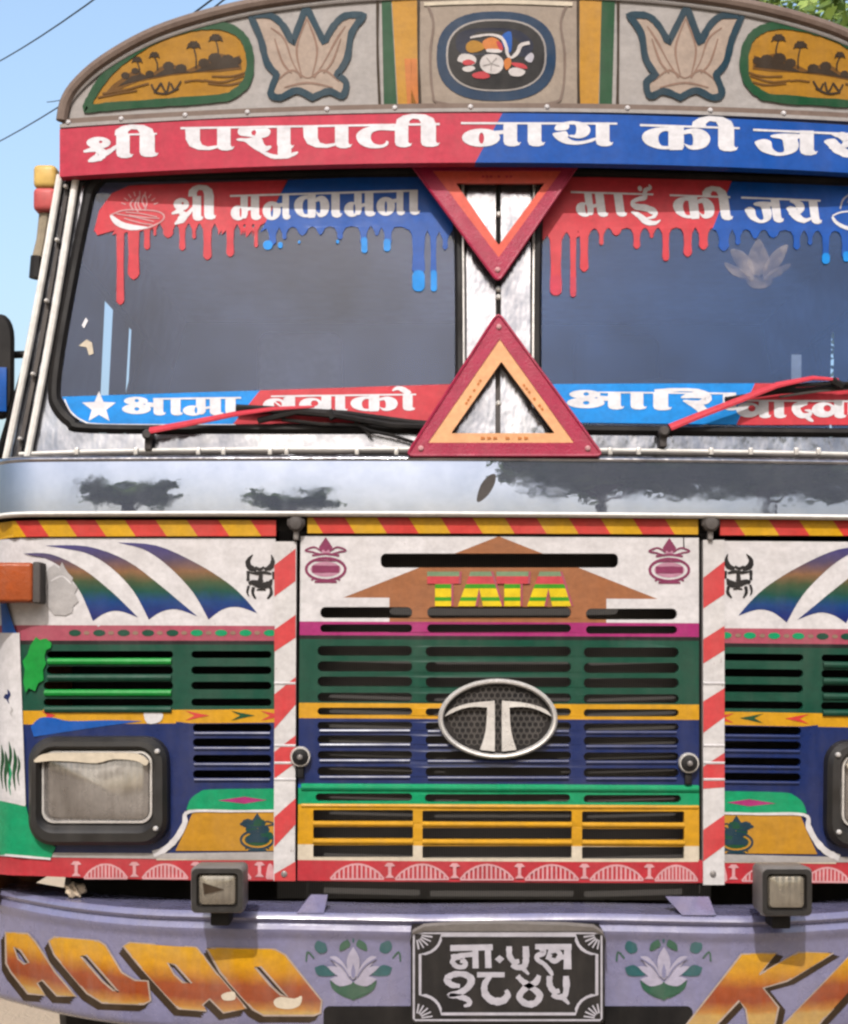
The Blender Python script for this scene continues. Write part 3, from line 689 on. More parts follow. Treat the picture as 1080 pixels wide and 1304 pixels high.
# --- windscreen stickers
def drips(base, ds):
    """lower edge left to right: base polyline broken by hanging drips (centre, width, bottom)"""
    def yb(x):
        for (a, b) in zip(base, base[1:]):
            if a[0] <= x <= b[0]: return a[1] + (b[1] - a[1]) * (x - a[0]) / (b[0] - a[0])
        return base[-1][1]
    out = []; last = None
    for c, w_, bt in sorted(ds):
        h = w_ / 2; y0 = yb(c)
        if last is not None: out.append(((last + c - h) / 2, yb((last + c - h) / 2) - 3))
        out += [(c - h - 3, y0 - 1), (c - h, y0 + 5), (c - h * .85, (y0 + bt) / 2), (c - h, bt - h), (c - h * .6, bt - h * .35), (c, bt), (c + h * .6, bt - h * .35), (c + h, bt - h), (c + h * .85, (y0 + bt) / 2), (c + h, y0 + 5), (c + h + 3, y0 - 1)]
        last = c + h
    return out
def top_sticker(left):
    mb = MB(); o = 0.0025 - 0.004
    if left:
        ds = [(133, 19, 388), (153, 10, 388), (170, 15, 356), (187, 8, 318), (197, 4, 300), (214, 14, 303), (232, 8, 319), (247, 5, 304), (264, 11, 331), (280, 5, 311), (293, 10, 327), (308, 4, 312), (317, 9, 317), (326, 5, 315)]
        low = drips([(120, 296), (200, 286), (330, 288)], ds)
        mb.sheet([(338, 283), (366, 229), (300, 231), (165, 236), (142, 246), (126, 268), (119, 296)] + low, SW, o, 'pinkred')
        ds = [(347, 10, 312), (362, 6, 305), (385, 10, 300), (408, 6, 299), (433, 8, 305), (463, 9, 312), (480, 6, 300), (494, 10, 312), (533, 17, 352), (552, 8, 352), (567, 7, 318)]
        low = drips([(330, 292), (500, 290), (580, 300)], ds)
        mb.sheet([(577, 292), (572, 222), (367, 229), (331, 296)] + low, SW, o, 'blue')
        for c, w_, a, b in ((533, 16, 344, 371), (552.5, 8, 344, 371), (341, 12, 306, 318), (357, 6, 308, 316), (464, 8, 302, 322), (493, 9, 304, 320), (430, 4, 305, 310), (381, 3, 306, 310)):
            mb.sheet(rr(c - w_ / 2, a, c + w_ / 2, b, w_ * .45, 4), SW, o + 0.0006, 'sky', step=0)
    else:
        ds = [(708, 15, 376), (730, 8, 376), (744, 11, 346), (766, 6, 312), (785, 8, 300), (811, 9, 317), (830, 5, 303), (848, 9, 331), (876, 11, 327), (896, 12, 318)]
        low = drips([(692, 303), (760, 293), (905, 292)], ds)
        mb.sheet([(908, 290), (932, 230), (780, 226), (693, 224), (691, 306)] + low, SW, o, 'pinkred')
        ds = [(922, 14, 320), (940, 7, 312), (962, 8, 304), (985, 10, 303), (1015, 9, 318), (1032, 6, 312), (1052, 9, 335), (1077, 10, 330), (1098, 8, 340), (1118, 12, 350), (1138, 8, 338)]
        low = drips([(910, 294), (1080, 297), (1150, 303)], ds)
        mb.sheet([(1148, 300), (1144, 262), (1126, 243), (1080, 237), (932, 231), (907, 292)] + low, SW, o, 'blue')
        for c, w_, a, b, m_ in ((708, 15, 350, 376, 'red'), (730, 7, 352, 378, 'red'), (848, 8, 322, 332, 'pinkred'), (1052, 10, 322, 336, 'sky'), (1078, 8, 320, 333, 'sky')):
            mb.sheet(rr(c - w_ / 2, a, c + w_ / 2, b, w_ * .45, 4), SW, o + 0.0006, m_, step=0)
    return mb
SOFF = 0.0
s1 = part(top_sticker(True), 'sticker_band', 'red and blue dripping sticker band with white slogan and lamp drawing', WL)
s2 = part(top_sticker(False), 'sticker_band', 'red and blue dripping sticker band behind the inverted triangle', WR)
mb = MB(); st = (SW, -0.0006, 'letter')
for g, x, y in (('shri', 219, 250.5), ('ii', 260, 249)): glyph(mb, g, x, y, .175, .30, *st)
for g, x, y, s in (('ma', 294, 249.5, .168), ('na', 334.5, 249, .134), ('ka', 374.5, 247, .15), ('aa', 422, 246.5, .17), ('ma', 438.5, 245, .172), ('na', 479.5, 243.5, .136), ('aa', 521.5, 243, .17)): glyph(mb, g, x, y, s, .30, *st)
line(mb, (293, 249.5), (532, 242.6), 2.4, *st)
# lamp (diya) drawing
mb.sheet(seg_sharp([(140, 276), (148, 287), (166, 293), (186, 291), (190, 289), (160, 284), (146, 276), (142, 273)], {4}, 3), SW, -0.0006, 'letter', step=0)
mb.pen([(140, 274, 1.5), (156, 268, 1.6), (176, 267, 1.6), (200, 269, 1.6), (209, 275, 2), (204, 283, 1.6), (188, 290, 2.5)], SW, -0.0006, 'palepink')
for q in ([(148, 272), (170, 276), (196, 282)], [(160, 270), (180, 272), (200, 276)], [(158, 278), (180, 284), (194, 286)], [(164, 274), (186, 277), (203, 278)]): mb.pen([(*a, 1.3) for a in q], SW, -0.0006, 'palepink')
for q in ([(176, 270), (172, 262), (174, 255), (178, 250), (176, 260), (180, 268)], [(184, 268), (187, 258), (184, 248), (181, 256), (186, 266)], [(170, 268), (166, 260), (170, 254)]): mb.pen([(*a, 2.0) for a in q], SW, -0.0006, 'palepink')
for k in range(9):
    an = R(200 + 17.5 * k); mb.pen([(178 + 19 * math.cos(an), 266 + 17 * math.sin(an), 1.5), (178 + 25 * math.cos(an), 266 + 23 * math.sin(an), 1.2)], SW, -0.0006, 'palepink', n=1)
part(mb, 'lettering', parent=s1)
mb = MB()
for g, x, y in (('ma', 731, 245.5), ('aa', 781.5, 246), ('i', 800, 247), ('ka', 855.5, 248.5), ('ii', 915, 250.5), ('ja', 947, 252.5), ('ya', 1000, 254.5)): glyph(mb, g, x, y, .175, .29, *st, shear=0.13, slope=0.03)
line(mb, (727, 244.5), (832, 247.5), 2.2, *st); line(mb, (853, 248.5), (930, 251), 2.2, *st); line(mb, (944, 251.5), (1045, 255.5), 2.2, *st)
mb.pen([(1060, 276, 3), (1066, 284, 4), (1082, 291, 5), (1104, 290, 5), (1122, 284, 2)], SW, -0.0006, 'letter')
mb.pen([(1060, 275, 1.6), (1072, 270, 1.8), (1096, 269, 1.8), (1120, 274, 2)], SW, -0.0006, 'letter')
mb.pen([(1070, 266, 2), (1074, 254, 2), (1084, 247, 2), (1080, 258, 2)], SW, -0.0006, 'platewhite'); mb.pen([(1096, 268, 2), (1099, 256, 2), (1094, 246, 2)], SW, -0.0006, 'platewhite')
part(mb, 'lettering', parent=s2)
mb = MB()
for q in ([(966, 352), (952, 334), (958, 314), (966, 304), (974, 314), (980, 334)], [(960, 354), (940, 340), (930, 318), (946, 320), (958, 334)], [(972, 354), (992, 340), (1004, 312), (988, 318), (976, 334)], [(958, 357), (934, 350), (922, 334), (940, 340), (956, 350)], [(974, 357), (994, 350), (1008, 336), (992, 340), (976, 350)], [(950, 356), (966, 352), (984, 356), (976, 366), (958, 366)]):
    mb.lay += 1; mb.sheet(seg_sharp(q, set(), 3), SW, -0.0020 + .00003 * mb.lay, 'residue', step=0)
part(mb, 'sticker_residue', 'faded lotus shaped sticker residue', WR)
mb = MB(); mb.sheet([(104, 414), (109, 404), (112, 408), (107, 418)], SW, -0.002, 'letter', step=0); part(mb, 'sticker_scrap', parent=WL); mb = MB(); mb.sheet([(100, 440), (110, 432), (117, 436), (119, 450), (113, 452), (110, 442)], SW, -0.002, 'cream', step=0); part(mb, 'sticker_scrap', parent=WL)
# lower sticker bands
mb = MB(); cut = ((331, 496), (306, 528))
mb.sheet(seg_sharp([(79, 505), (330, 497), (577, 489), (577, 536), (540, 538), (300, 540), (124, 539), (100, 532), (86, 518)], {0, 1, 2, 3, 4, 5}, 4), SW, -0.0015, lambda x, y: 'sky' if x < 331 - (y - 497) * 0.8 else 'pinkred', cuts=[((331, 497), (297, 539.5))])
mb.pen([(82, 508, 2), (90, 524, 2), (104, 535, 2), (124, 540, 2), (200, 541, 2), (300, 541, 2)], SW, -0.0005, 'letter')
b1 = part(mb, 'sticker_strip', 'blue and red sticker strip with a white star', WL)
mb = MB(); sp = []
for k in range(10):
    r_ = 21 if k % 2 == 0 else 9; a = R(-90 + 36 * k); sp.append((126 + r_ * 1.08 * math.cos(a), 519 + r_ * math.sin(a)))
mb.sheet(sp, SW, -0.0008, 'letter', step=0); st = (SW, -0.0008, 'letter')
glyph(mb, 'a', 157, 508, .2, .205, *st); glyph(mb, 'ma', 233, 508, .225, .205, *st); glyph(mb, 'aa', 287, 507.5, .21, .205, *st); line(mb, (195, 508), (307, 506.5), 2.2, *st)
for g, x, y in (('ba', 335, 505), ('va', 381, 504.5), ('aa', 427, 504), ('ka', 446.5, 503.5), ('o', 513, 502.5)): glyph(mb, g, x, y, .2, .2, *st)
line(mb, (345, 504.6), (530, 502.2), 2.0, *st)
part(mb, 'lettering', parent=b1)
mb = MB()
mb.sheet(seg_sharp([(694, 489), (960, 488), (1140, 489), (1186, 496), (1180, 516), (1164, 534), (1140, 541), (960, 541), (730, 538), (694, 537)], set(range(10)), 1), SW, -0.0015, lambda x, y: 'sky' if x < 957 - (y - 498) * 0.45 else 'pinkred', cuts=[((961.5, 488), (938, 541))])
b2 = part(mb, 'sticker_strip', 'blue and red sticker strip behind the red wiper arm', WR)
mb = MB()
glyph(mb, 'a', 724, 499.5, .262, .215, *st); glyph(mb, 'shi', 832, 500.5, .272, .215, *st); line(mb, (762, 499.5), (935, 501), 2.0, *st)
for g, x in (('va', 938), ('aa', 986), ('da', 1008), ('va', 1034), ('aa', 1080)): glyph(mb, g, x, 510, .2, .22, *st)
line(mb, (938, 510), (1095, 511), 2.0, *st)
part(mb, 'lettering', parent=b2)

# --- wipers
def wiper(piv, armpts, bladepts, extra):
    mb = MB(); p = V3(*piv, SW, 0.02)
    mb.lathe([(-0.03, 0.011), (0.012, 0.012), (0.018, 0.008)], p, (0, -1, 0), 'greyrubber', 12)
    mb.box(p.x - .008, p.y - .004, p.z - .034, p.x + .008, p.y + .02, p.z, 'greyrubber', 0.003)
    wp = part(mb, 'wiper')
    mb = MB(); pts = [V3(x, y, SW, o) for x, y, o, r_ in armpts]; mb.tube(pts, [r_ for *_, r_ in armpts], 'wiperred', n=8, flat_=0.5); part(mb, 'arm', parent=wp)
    for k, (pp, r_) in enumerate(bladepts):
        mb = MB(); mb.tube([V3(x, y, SW, o) for x, y, o in pp], r_, 'rubber', n=6); part(mb, 'blade' if k == 0 else 'linkage', parent=wp)
    for pp, r_, mt in extra:
        mb = MB(); mb.tube([V3(x, y, SW, o) for x, y, o in pp], r_, mt, n=6); part(mb, 'strut', parent=wp)
wiper((191, 556), [(194, 551, .03, .011), (240, 543, .034, .010), (300, 531, .036, .0085), (350, 524, .036, .0065), (402, 521, .034, .004)],
      [([(302, 521, .012), (360, 524, .012), (440, 529, .013), (520, 540, .014), (560, 545, .03)], .009), ([(330, 538, .022), (380, 527, .03), (430, 532, .03), (500, 544, .026), (556, 546, .03)], .007), ([(420, 526, .03), (426, 536, .03)], .009)],
      [([(452, 540, .02), (470, 550, .02), (500, 556, .016), (532, 566, .012)], .004, 'rubber'), ([(360, 536, .02), (410, 542, .02), (470, 543, .02)], .004, 'rubber'), ([(462, 546, .018), (474, 558, .014)], .003, 'greyrubber')])
wiper((843, 552), [(850, 547, .03, .011), (890, 531, .034, .0105), (940, 512, .036, .010), (985, 494, .036, .009), (1030, 485, .036, .007), (1062, 487, .034, .005)],
      [([(922, 510, .012), (990, 500, .014), (1060, 496, .02), (1150, 492, .014), (1250 - 70, 494, .012)], .006), ([(960, 506, .02), (1010, 494, .03), (1062, 491, .03), (1120, 494, .022)], .0045), ([(1054, 488, .034), (1068, 495, .03)], .009)],
      [([(990, 507, .018), (1040, 500, .02), (1078, 497, .02)], .003, 'greyrubber')])

# --- chrome belt
zt, zb = ZY(584, -0.01), ZY(652, -0.02)
def belt(u, v):
    X = -1.166 + 2.332 * u; Z = zt + (zb - zt) * v
    s = 1 - v; h = zt - zb
    return (X, SF(X, Z) - 0.026 + h * (0.010 * s + 0.030 * s * s), Z)
mb = MB(); mb.grid(belt, 90, 14, 'chrome')
blt = part(mb, 'chrome_belt')
mb = MB(); mb.grid(lambda u, v: (-1.166 + 2.332 * u, SF(-1.166 + 2.332 * u, 0) - 0.016 - 0.011 * math.sin(math.pi * v), zt + 0.007 - 0.018 * v), 90, 8, 'steel'); part(mb, 'upper_bead', parent=blt)
mb = MB(); mb.grid(lambda u, v: (-1.166 + 2.332 * u, SF(-1.166 + 2.332 * u, 0) - 0.024 - 0.008 * math.sin(math.pi * v), zb + 0.001 - 0.0125 * v), 90, 6, 'rail'); part(mb, 'lower_trim', parent=blt)
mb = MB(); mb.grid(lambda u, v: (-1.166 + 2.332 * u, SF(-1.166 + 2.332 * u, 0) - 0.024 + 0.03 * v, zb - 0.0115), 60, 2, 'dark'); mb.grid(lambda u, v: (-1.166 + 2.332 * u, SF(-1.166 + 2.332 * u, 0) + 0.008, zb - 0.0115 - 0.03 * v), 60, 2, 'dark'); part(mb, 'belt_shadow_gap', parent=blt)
mb = MB(); mb.sheet(seg_sharp([(607, 636), (612, 618), (622, 606), (631, 604), (630, 616), (622, 630), (611, 639)], set(), 3), lambda X, Z: belt((X + 1.166) / 2.332, min(1, max(0, (Z - zt) / (zb - zt))))[1], 0.0006, 'greyrubber', step=0); part(mb, 'leaf_mark', parent=blt)  # dark leaf-shaped sheet on the belt

# --- centre panel
def stad(x0, y0, x1, y1, n=5): return rr(x0, y0, x1, y1, 2.0 if y0 > 1030 else min((y1 - y0) / 2 * 0.98, 6.5), n)
CP = []
slots = [(485, 705, 787, 723)]
for y0, y1 in ((773, 787), (795, 805)): slots += [(408, y0, 525, y1), (544, y0, 727, y1), (746, y0 + 2, 862, y1 + 2)]
for y0, y1 in ((822.5, 835), (842, 855), (861.5, 874), (882, 893.5), (901, 910.5), (919, 929), (936, 947), (956, 967), (976, 988)):
    slots += [(404.5, y0, 525, y1), (542, y0 + .8, 727, y1 + .8), (743, y0 + 2, 864, y1 + 2)]
slots += [(402, 1010, 525, 1020), (541, 1011, 726, 1021), (743, 1012, 867, 1022)]
for y0, y1 in ((1031, 1046), (1053, 1068), (1076, 1092)): slots += [(399, y0, 526, y1), (538, y0 + 1, 728, y1 + 1), (741, y0 + 2, 871, y1 + 2)]
def tilt(px): return (px - 634) * 0.0045
def in_arrow(x, y):
    if y < 762 + tilt(x): return abs(x - 635) < 200 * (y - 683) / 79.0
    return 496 < x < 772 if y < 773 else 496 < x < 772
def ccol(px, py):
    y = py - tilt(px)
    if y < 792.5: return 'brown' if (in_arrow(px, py)) else 'white'
    if y < 810: return 'magenta'
    if y < 815: return 'black'
    if y < 896: return 'green'
    if y < 915.5: return 'yellow'
    if y < 999.5: return 'navy'
    if y < 1004: return 'midblue'
    if y < 1025: return 'turq'
    if y < 1077: return 'yellow'
    if y < 1096: return 'cream'
    return 'crimson'
cuts = [((380, y + tilt(380)), (890, y + tilt(890))) for y in (792.5, 810, 815, 896, 915.5, 999.5, 1004, 1025, 1076, 1096, 762)]
cuts += [((635, 683), (435, 762)), ((635, 683), (835, 762)), ((496, 760), (496, 792)), ((772, 760), (772, 792))]
mb = MB()
mb.sheet([(383, 683), (889.5, 685), (890, 1124), (379, 1121)], SF, 0.004, ccol, holes=[stad(*s) for s in slots], thick=0.014, cuts=cuts, step=0)
cen = part(mb, 'bonnet_panel', 'slotted centre panel banded white, green, navy and yellow')
# rolled lips under the slots
mb = MB()
for s in slots[1:]:
    x0, y0, x1, y1 = s
    if y1 > 1000 or y0 < 915: continue
    n = 6; c_ = ccol((x0 + x1) / 2, y1 + 3)
    mb.tube([V3(x0 + 3 + (x1 - x0 - 6) * k / n, y1 + 1.6, SF, 0.0045) for k in range(n + 1)], 0.0042, c_, n=8)
for y0, y1 in ((1045, 1054), (1067, 1077)):
    for x0, x1 in ((399, 526), (538, 728), (741, 871)): mb.tube([V3(x, (y0 + y1) / 2 + tilt(x) * 1, SF, 0.004) for x in (x0, x1)], 0.0058, 'yellow', n=10)
mb.tube([V3(384 + 505 * k / 8, 1003 + tilt(384 + 505 * k / 8), SF, 0.002) for k in range(9)], 0.0085, 'turq', n=10)
mb.tube([V3(384 + 505 * k / 8, 1026.5 + tilt(384 + 505 * k / 8), SF, 0.003) for k in range(9)], 0.0045, 'yellow', n=8)
part(mb, 'slat_lips', parent=cen)
# painted word
rows = [(727, 734, 'wordpale'), (734, 744, 'wordred'), (744, 749.5, 'wordgreen'), (749.5, 760.5, 'wordyel'), (760.5, 765.5, 'wordgreen'), (765.5, 772.5, 'wordyel')]
def tcol(px, py):
    for a, b, c in rows:
        if py < b: return c
    return 'wordyel'
mb = MB(); rc = [((540, b), (730, b)) for a, b, c in rows]
sh = [(3, 0, 'dullpink', 0.0010), (0, 0, tcol, 0.0016)]
for dx, dy, mt, o in sh:
    for t in (544, 632):
        mb.sheet([(t + dx, 728), (t + 41 + dx, 728), (t + 40 + dx, 743.5), (t + 30.5 + dx, 743.5), (t + 30.5 + dx, 772), (t + 10 + dx, 772), (t + 10 + dx, 743.5), (t + dx, 743.5)], SF, 0.004 + o, mt, cuts=rc if callable(mt) else (), step=0)
    for t in (583, 671):
        mb.sheet([(t + 16 + dx, 728), (t + 42 + dx, 728), (t + 56 + dx, 772), (t + 32 + dx, 772), (t + 27 + dx, 749), (t + 22 + dx, 772), (t + dx, 772)], SF, 0.004 + o, mt, cuts=rc if callable(mt) else (), step=0)
part(mb, 'painted_word', parent=cen)
# plum kalash stencils in the top corners
def kalash(mb, cx, cy, sc, surf, off, m1, m2):
    def q(pts, wd, mt=m1, cl=False): mb.pen([(cx + x * sc, cy + y * sc, wd * sc) for x, y in pts], surf, off, mt, closed=cl)
    def fl(pts, mt): mb.lay += 1; mb.sheet([(cx + x * sc, cy + y * sc) for x, y in pts], surf, off - 0.0003, mt, step=0)
    q(ell(0, 12, 23, 13, 20), 3.2, cl=True); fl(ell(0, 12, 18, 9, 16), m2); q([(-16, 12), (16, 12)], 8); q([(-16, -4), (0, -6), (16, -4)], 2.6)
    q([(-14, 2), (14, 2)], 1.6); q([(-13, 27), (13, 27)], 2.4); q([(-17, 25), (-12, 22)], 2); q([(17, 25), (12, 22)], 2)
    fl([(0, -26), (-8, -14), (-6, -8), (6, -8), (8, -14)], m1); q([(-6, -10), (-14, -14), (-24, -10), (-14, -8)], 2); q([(6, -10), (14, -14), (24, -10), (14, -8)], 2)
    q([(-16, -8), (-8, -6)], 2); q([(16, -8), (8, -6)], 2); q([(-4, -10), (0, -7), (4, -10)], 3, m2)
for kx, ky in ((415, 712), (852, 713)):
    mb = MB(); kalash(mb, kx, ky, 1.08, SF, 0.0048, 'plum', 'plumpale'); part(mb, 'pot_stencil', parent=cen)
mb = MB(); mb.pen([(870, 684, 1.6), (870.5, 698, 1.6)], SF, 0.0048, 'black', n=1); part(mb, 'hairline_crack', parent=cen)
# crimson strip fans
def fan(mb, x0, x1, y0, y1, surf, off, mirror=False):
    mb.pen([(x0 + (x1 - x0) * k / 10, y1 - (y1 - y0) * math.sin(math.pi * k / 10) ** 0.75, 2.4) for k in range(11)], surf, off, 'palepink', n=1, mirror=mirror)
    n = 12
    for k in range(1, n):
        x = x0 + (x1 - x0) * k / n; t = y1 - (y1 - y0) * math.sin(math.pi * k / n) ** 0.75
        mb.pen([(x, t, 2.6), (x, y1, 2.6)], surf, off, 'palepink', n=1, mirror=mirror)
    mb.pen([(x0, y1 + .5, 2.2), (x1, y1 + .5, 2.2)], surf, off, 'palepink', n=1, mirror=mirror)
def trident(mb, x, y, surf, off, mirror=False):
    mb.sheet([(x - 7, y - 7), (x - 3, y - 11), (x + 3, y - 11), (x + 7, y - 7), (x + 2, y - 6), (x + 2, y + 4), (x + 6, y + 8), (x - 6, y + 8), (x - 2, y + 4), (x - 2, y - 6)], surf, off + .0004, 'palepink', mirror=mirror, step=0)
mb = MB()
for k in range(6):
    x = 414 + 82.5 * k; t = tilt(x)
    if k: trident(mb, x, 1110 + t, SF, 0.0048)
    fan(mb, x + 7, min(x + 75, 888), 1101 + t, 1119.5 + t, SF, 0.0046)
part(mb, 'fan_border', parent=cen)
# round bonnet locks
for cx, cy in ((383.5, 963), (875.5, 971)):
    mb = MB(); p = V3(cx, cy, SF, 0.004)
    mb.lathe([(0, 0.022), (0.012, 0.0235), (0.019, 0.021)], p, (0, -1, 0), 'silver', 22); mb.lathe([(0.010, 0.0205), (0.022, 0.018), (0.026, 0.010)], p, (0, -1, 0), 'rubber', 20); mb.lathe([(0.02, 0.007), (0.030, 0.006), (0.032, 0.003)], p, (0, -1, 0), 'grey', 12)
    mb.box(p.x - .008, p.y - .012, p.z - .048, p.x + .008, p.y, p.z - .018, 'rubber', 0.003); part(mb, 'bonnet_lock', parent=cen)
# hinge lumps in the top corners
for cx in (378, 903):
    mb = MB(); p = V3(cx, 668, SF, 0.02); mb.lathe([(-0.03, 0.016), (0.004, 0.018), (0.012, 0.013), (0.014, 0.006)], p, (0, -1, 0), 'greyrubber', 14)
    mb.box(p.x - .02, p.y - .002, p.z - .006, p.x + .02, p.y + .02, p.z + .012, 'greyrubber', 0.004); mb.box(p.x - .006, p.y + .0, p.z - .036, p.x + .006, p.y + .02, p.z, 'grey', 0.003); part(mb, 'bonnet_hinge', parent=cen)
# T emblem
em = MB(); cx, cy = 633.5, 915
def eo(rx, ry, o, n=48): return [V3(cx + rx * math.cos(2 * math.pi * k / n), cy + ry * math.sin(2 * math.pi * k / n), SF, o) for k in range(n)]
em.loft([eo(76, 51, 0.004), eo(75.5, 50.5, 0.022), eo(73, 48, 0.027), eo(70.5, 46, 0.026), eo(69, 44.5, 0.020), eo(68.5, 44, 0.01)], 'silver')
emb = part(em, 'oval_emblem', parent=cen)
mb = MB(); o_ = [(cx + 68 * math.cos(2 * math.pi * k / 40), cy + 44 * math.sin(2 * math.pi * k / 40)) for k in range(40)]
mb.sheet(o_, SF, 0.010, 'black', step=0)
for i in range(-9, 10):
    for j in range(-5, 6):
        x = cx + i * 7.4 + (3.7 if j % 2 else 0); y = cy + j * 7.4
        if ((x - cx) / 63) ** 2 + ((y - cy) / 39) ** 2 < 1:
            mb.pen([(x + 3.9 * math.cos(R(30 + 60 * k)), y + 3.9 * math.sin(R(30 + 60 * k)), 1.1) for k in range(6)], SF, 0.0108, 'meshgrey', closed=True, smooth=True, n=1)
    # arms and legs of the letter
tl = seg_sharp([(566, 912), (574, 903), (590, 897), (606, 894), (628, 892), (629.5, 897), (629.5, 956), (611, 954), (618, 930), (620, 900.5), (604, 899.5), (588, 902), (572, 909)], {0, 4, 6, 7, 9, 12}, 3)
for fl in BOTH:
    pl = [(2 * cx - x + 1, y) for x, y in tl] if fl else tl
    mb.sheet(pl, SF, 0.024, 'silver', thick=0.014, step=0)
mb.build('letter_mesh', emb)
# --- strips left and right of the centre: gaps and posts
for a in ([(378, 680), (383.5, 680), (379.5, 1124), (375, 1124)], [(889, 682), (895, 682), (894.5, 1128), (889.5, 1128)]):
    mb = MB(); mb.sheet(a, SF, -0.02, 'dark', step=0); part(mb, 'panel_gap')
def post(x0, x1, y0, y1, reds, dxs):
    mb = MB(); mb.sheet([(x0 + dxs, y0), (x1 + dxs, y0), (x1 - dxs, y1), (x0 - dxs, y1)], SF, 0.0095, 'postwhite', thick=0.02, step=0)
    for l0, l1, r0, r1 in reds: mb.sheet([(x0, l0), (x1, r0), (x1, r1), (x0, l1)], SF, 0.0101, 'postred', step=0)
    for yy in (870, 949, 971, 992): mb.tube([V3(x0, yy, SF, 0.0085), V3(x1, yy, SF, 0.0085)], 0.0035, 'white', n=6)  # white ridge lines put in for the highlights crossing the post
    p = V3((x0 + x1) / 2 - 1, 1112, SF, 0.006)
    mb.lathe([(0, 0.008), (0.006, 0.007), (0.008, 0.003)], p, (0, -1, 0), 'grey', 10)
    return part(mb, 'striped_post')
post(350, 377, 690, 1121, [(720, 760, 699, 740), (802, 830, 783, 812), (884, 928, 862, 897), (957, 991, 936, 971), (1040, 1078, 1016, 1049), (1112, 1121, 1096, 1121)], 1)
post(894.5, 921.5, 688, 1126, [(736, 775, 715, 757), (814, 845, 797, 828), (893, 933, 876, 913), (976, 1004, 958, 1002), (1056, 1096, 1037, 1076)], 0)
# hazard header: slanting yellow and red bars
def hazard(x0, x1, y0, y1, bounds, first, slant, nm):
    mb = MB(); cols = ('stripeyel', 'stripered'); k0 = 0 if first == 'y' else 1
    ty = lambda x: y0 + (y1 - y0) * (x - x0) / (x1 - x0)
    bs = [x0 - 20] + bounds + [x1 + 20]
    def hc(px, py):
        u = px - slant * (py - ty(px)) / 19.0; k = sum(1 for b in bounds if u > b); return cols[(k + k0) % 2]
    cu = [((b, ty(b)), (b + slant, ty(b) + 19)) for b in bounds]
    mb.sheet([(x0, y0), (x1, y1), (x1, y1 + 20), (x0, y0 + 20)], SF, 0.010, hc, thick=0.015, cuts=cu, step=0.1)
    part(mb, 'hazard_bar')
hazard(392, 888, 659.5, 661, [399 + 40.6 * k for k in range(12)], 'y', 12, 'c')
hazard(-36, 352, 669, 663, [-18, 24, 53, 88, 125, 162, 201, 240, 280, 320], 'r', 13, 'l')
hazard(916, 1302, 662, 669, [934, 978, 1017, 1060, 1098, 1138, 1178, 1218, 1256], 'r', 13, 'r')

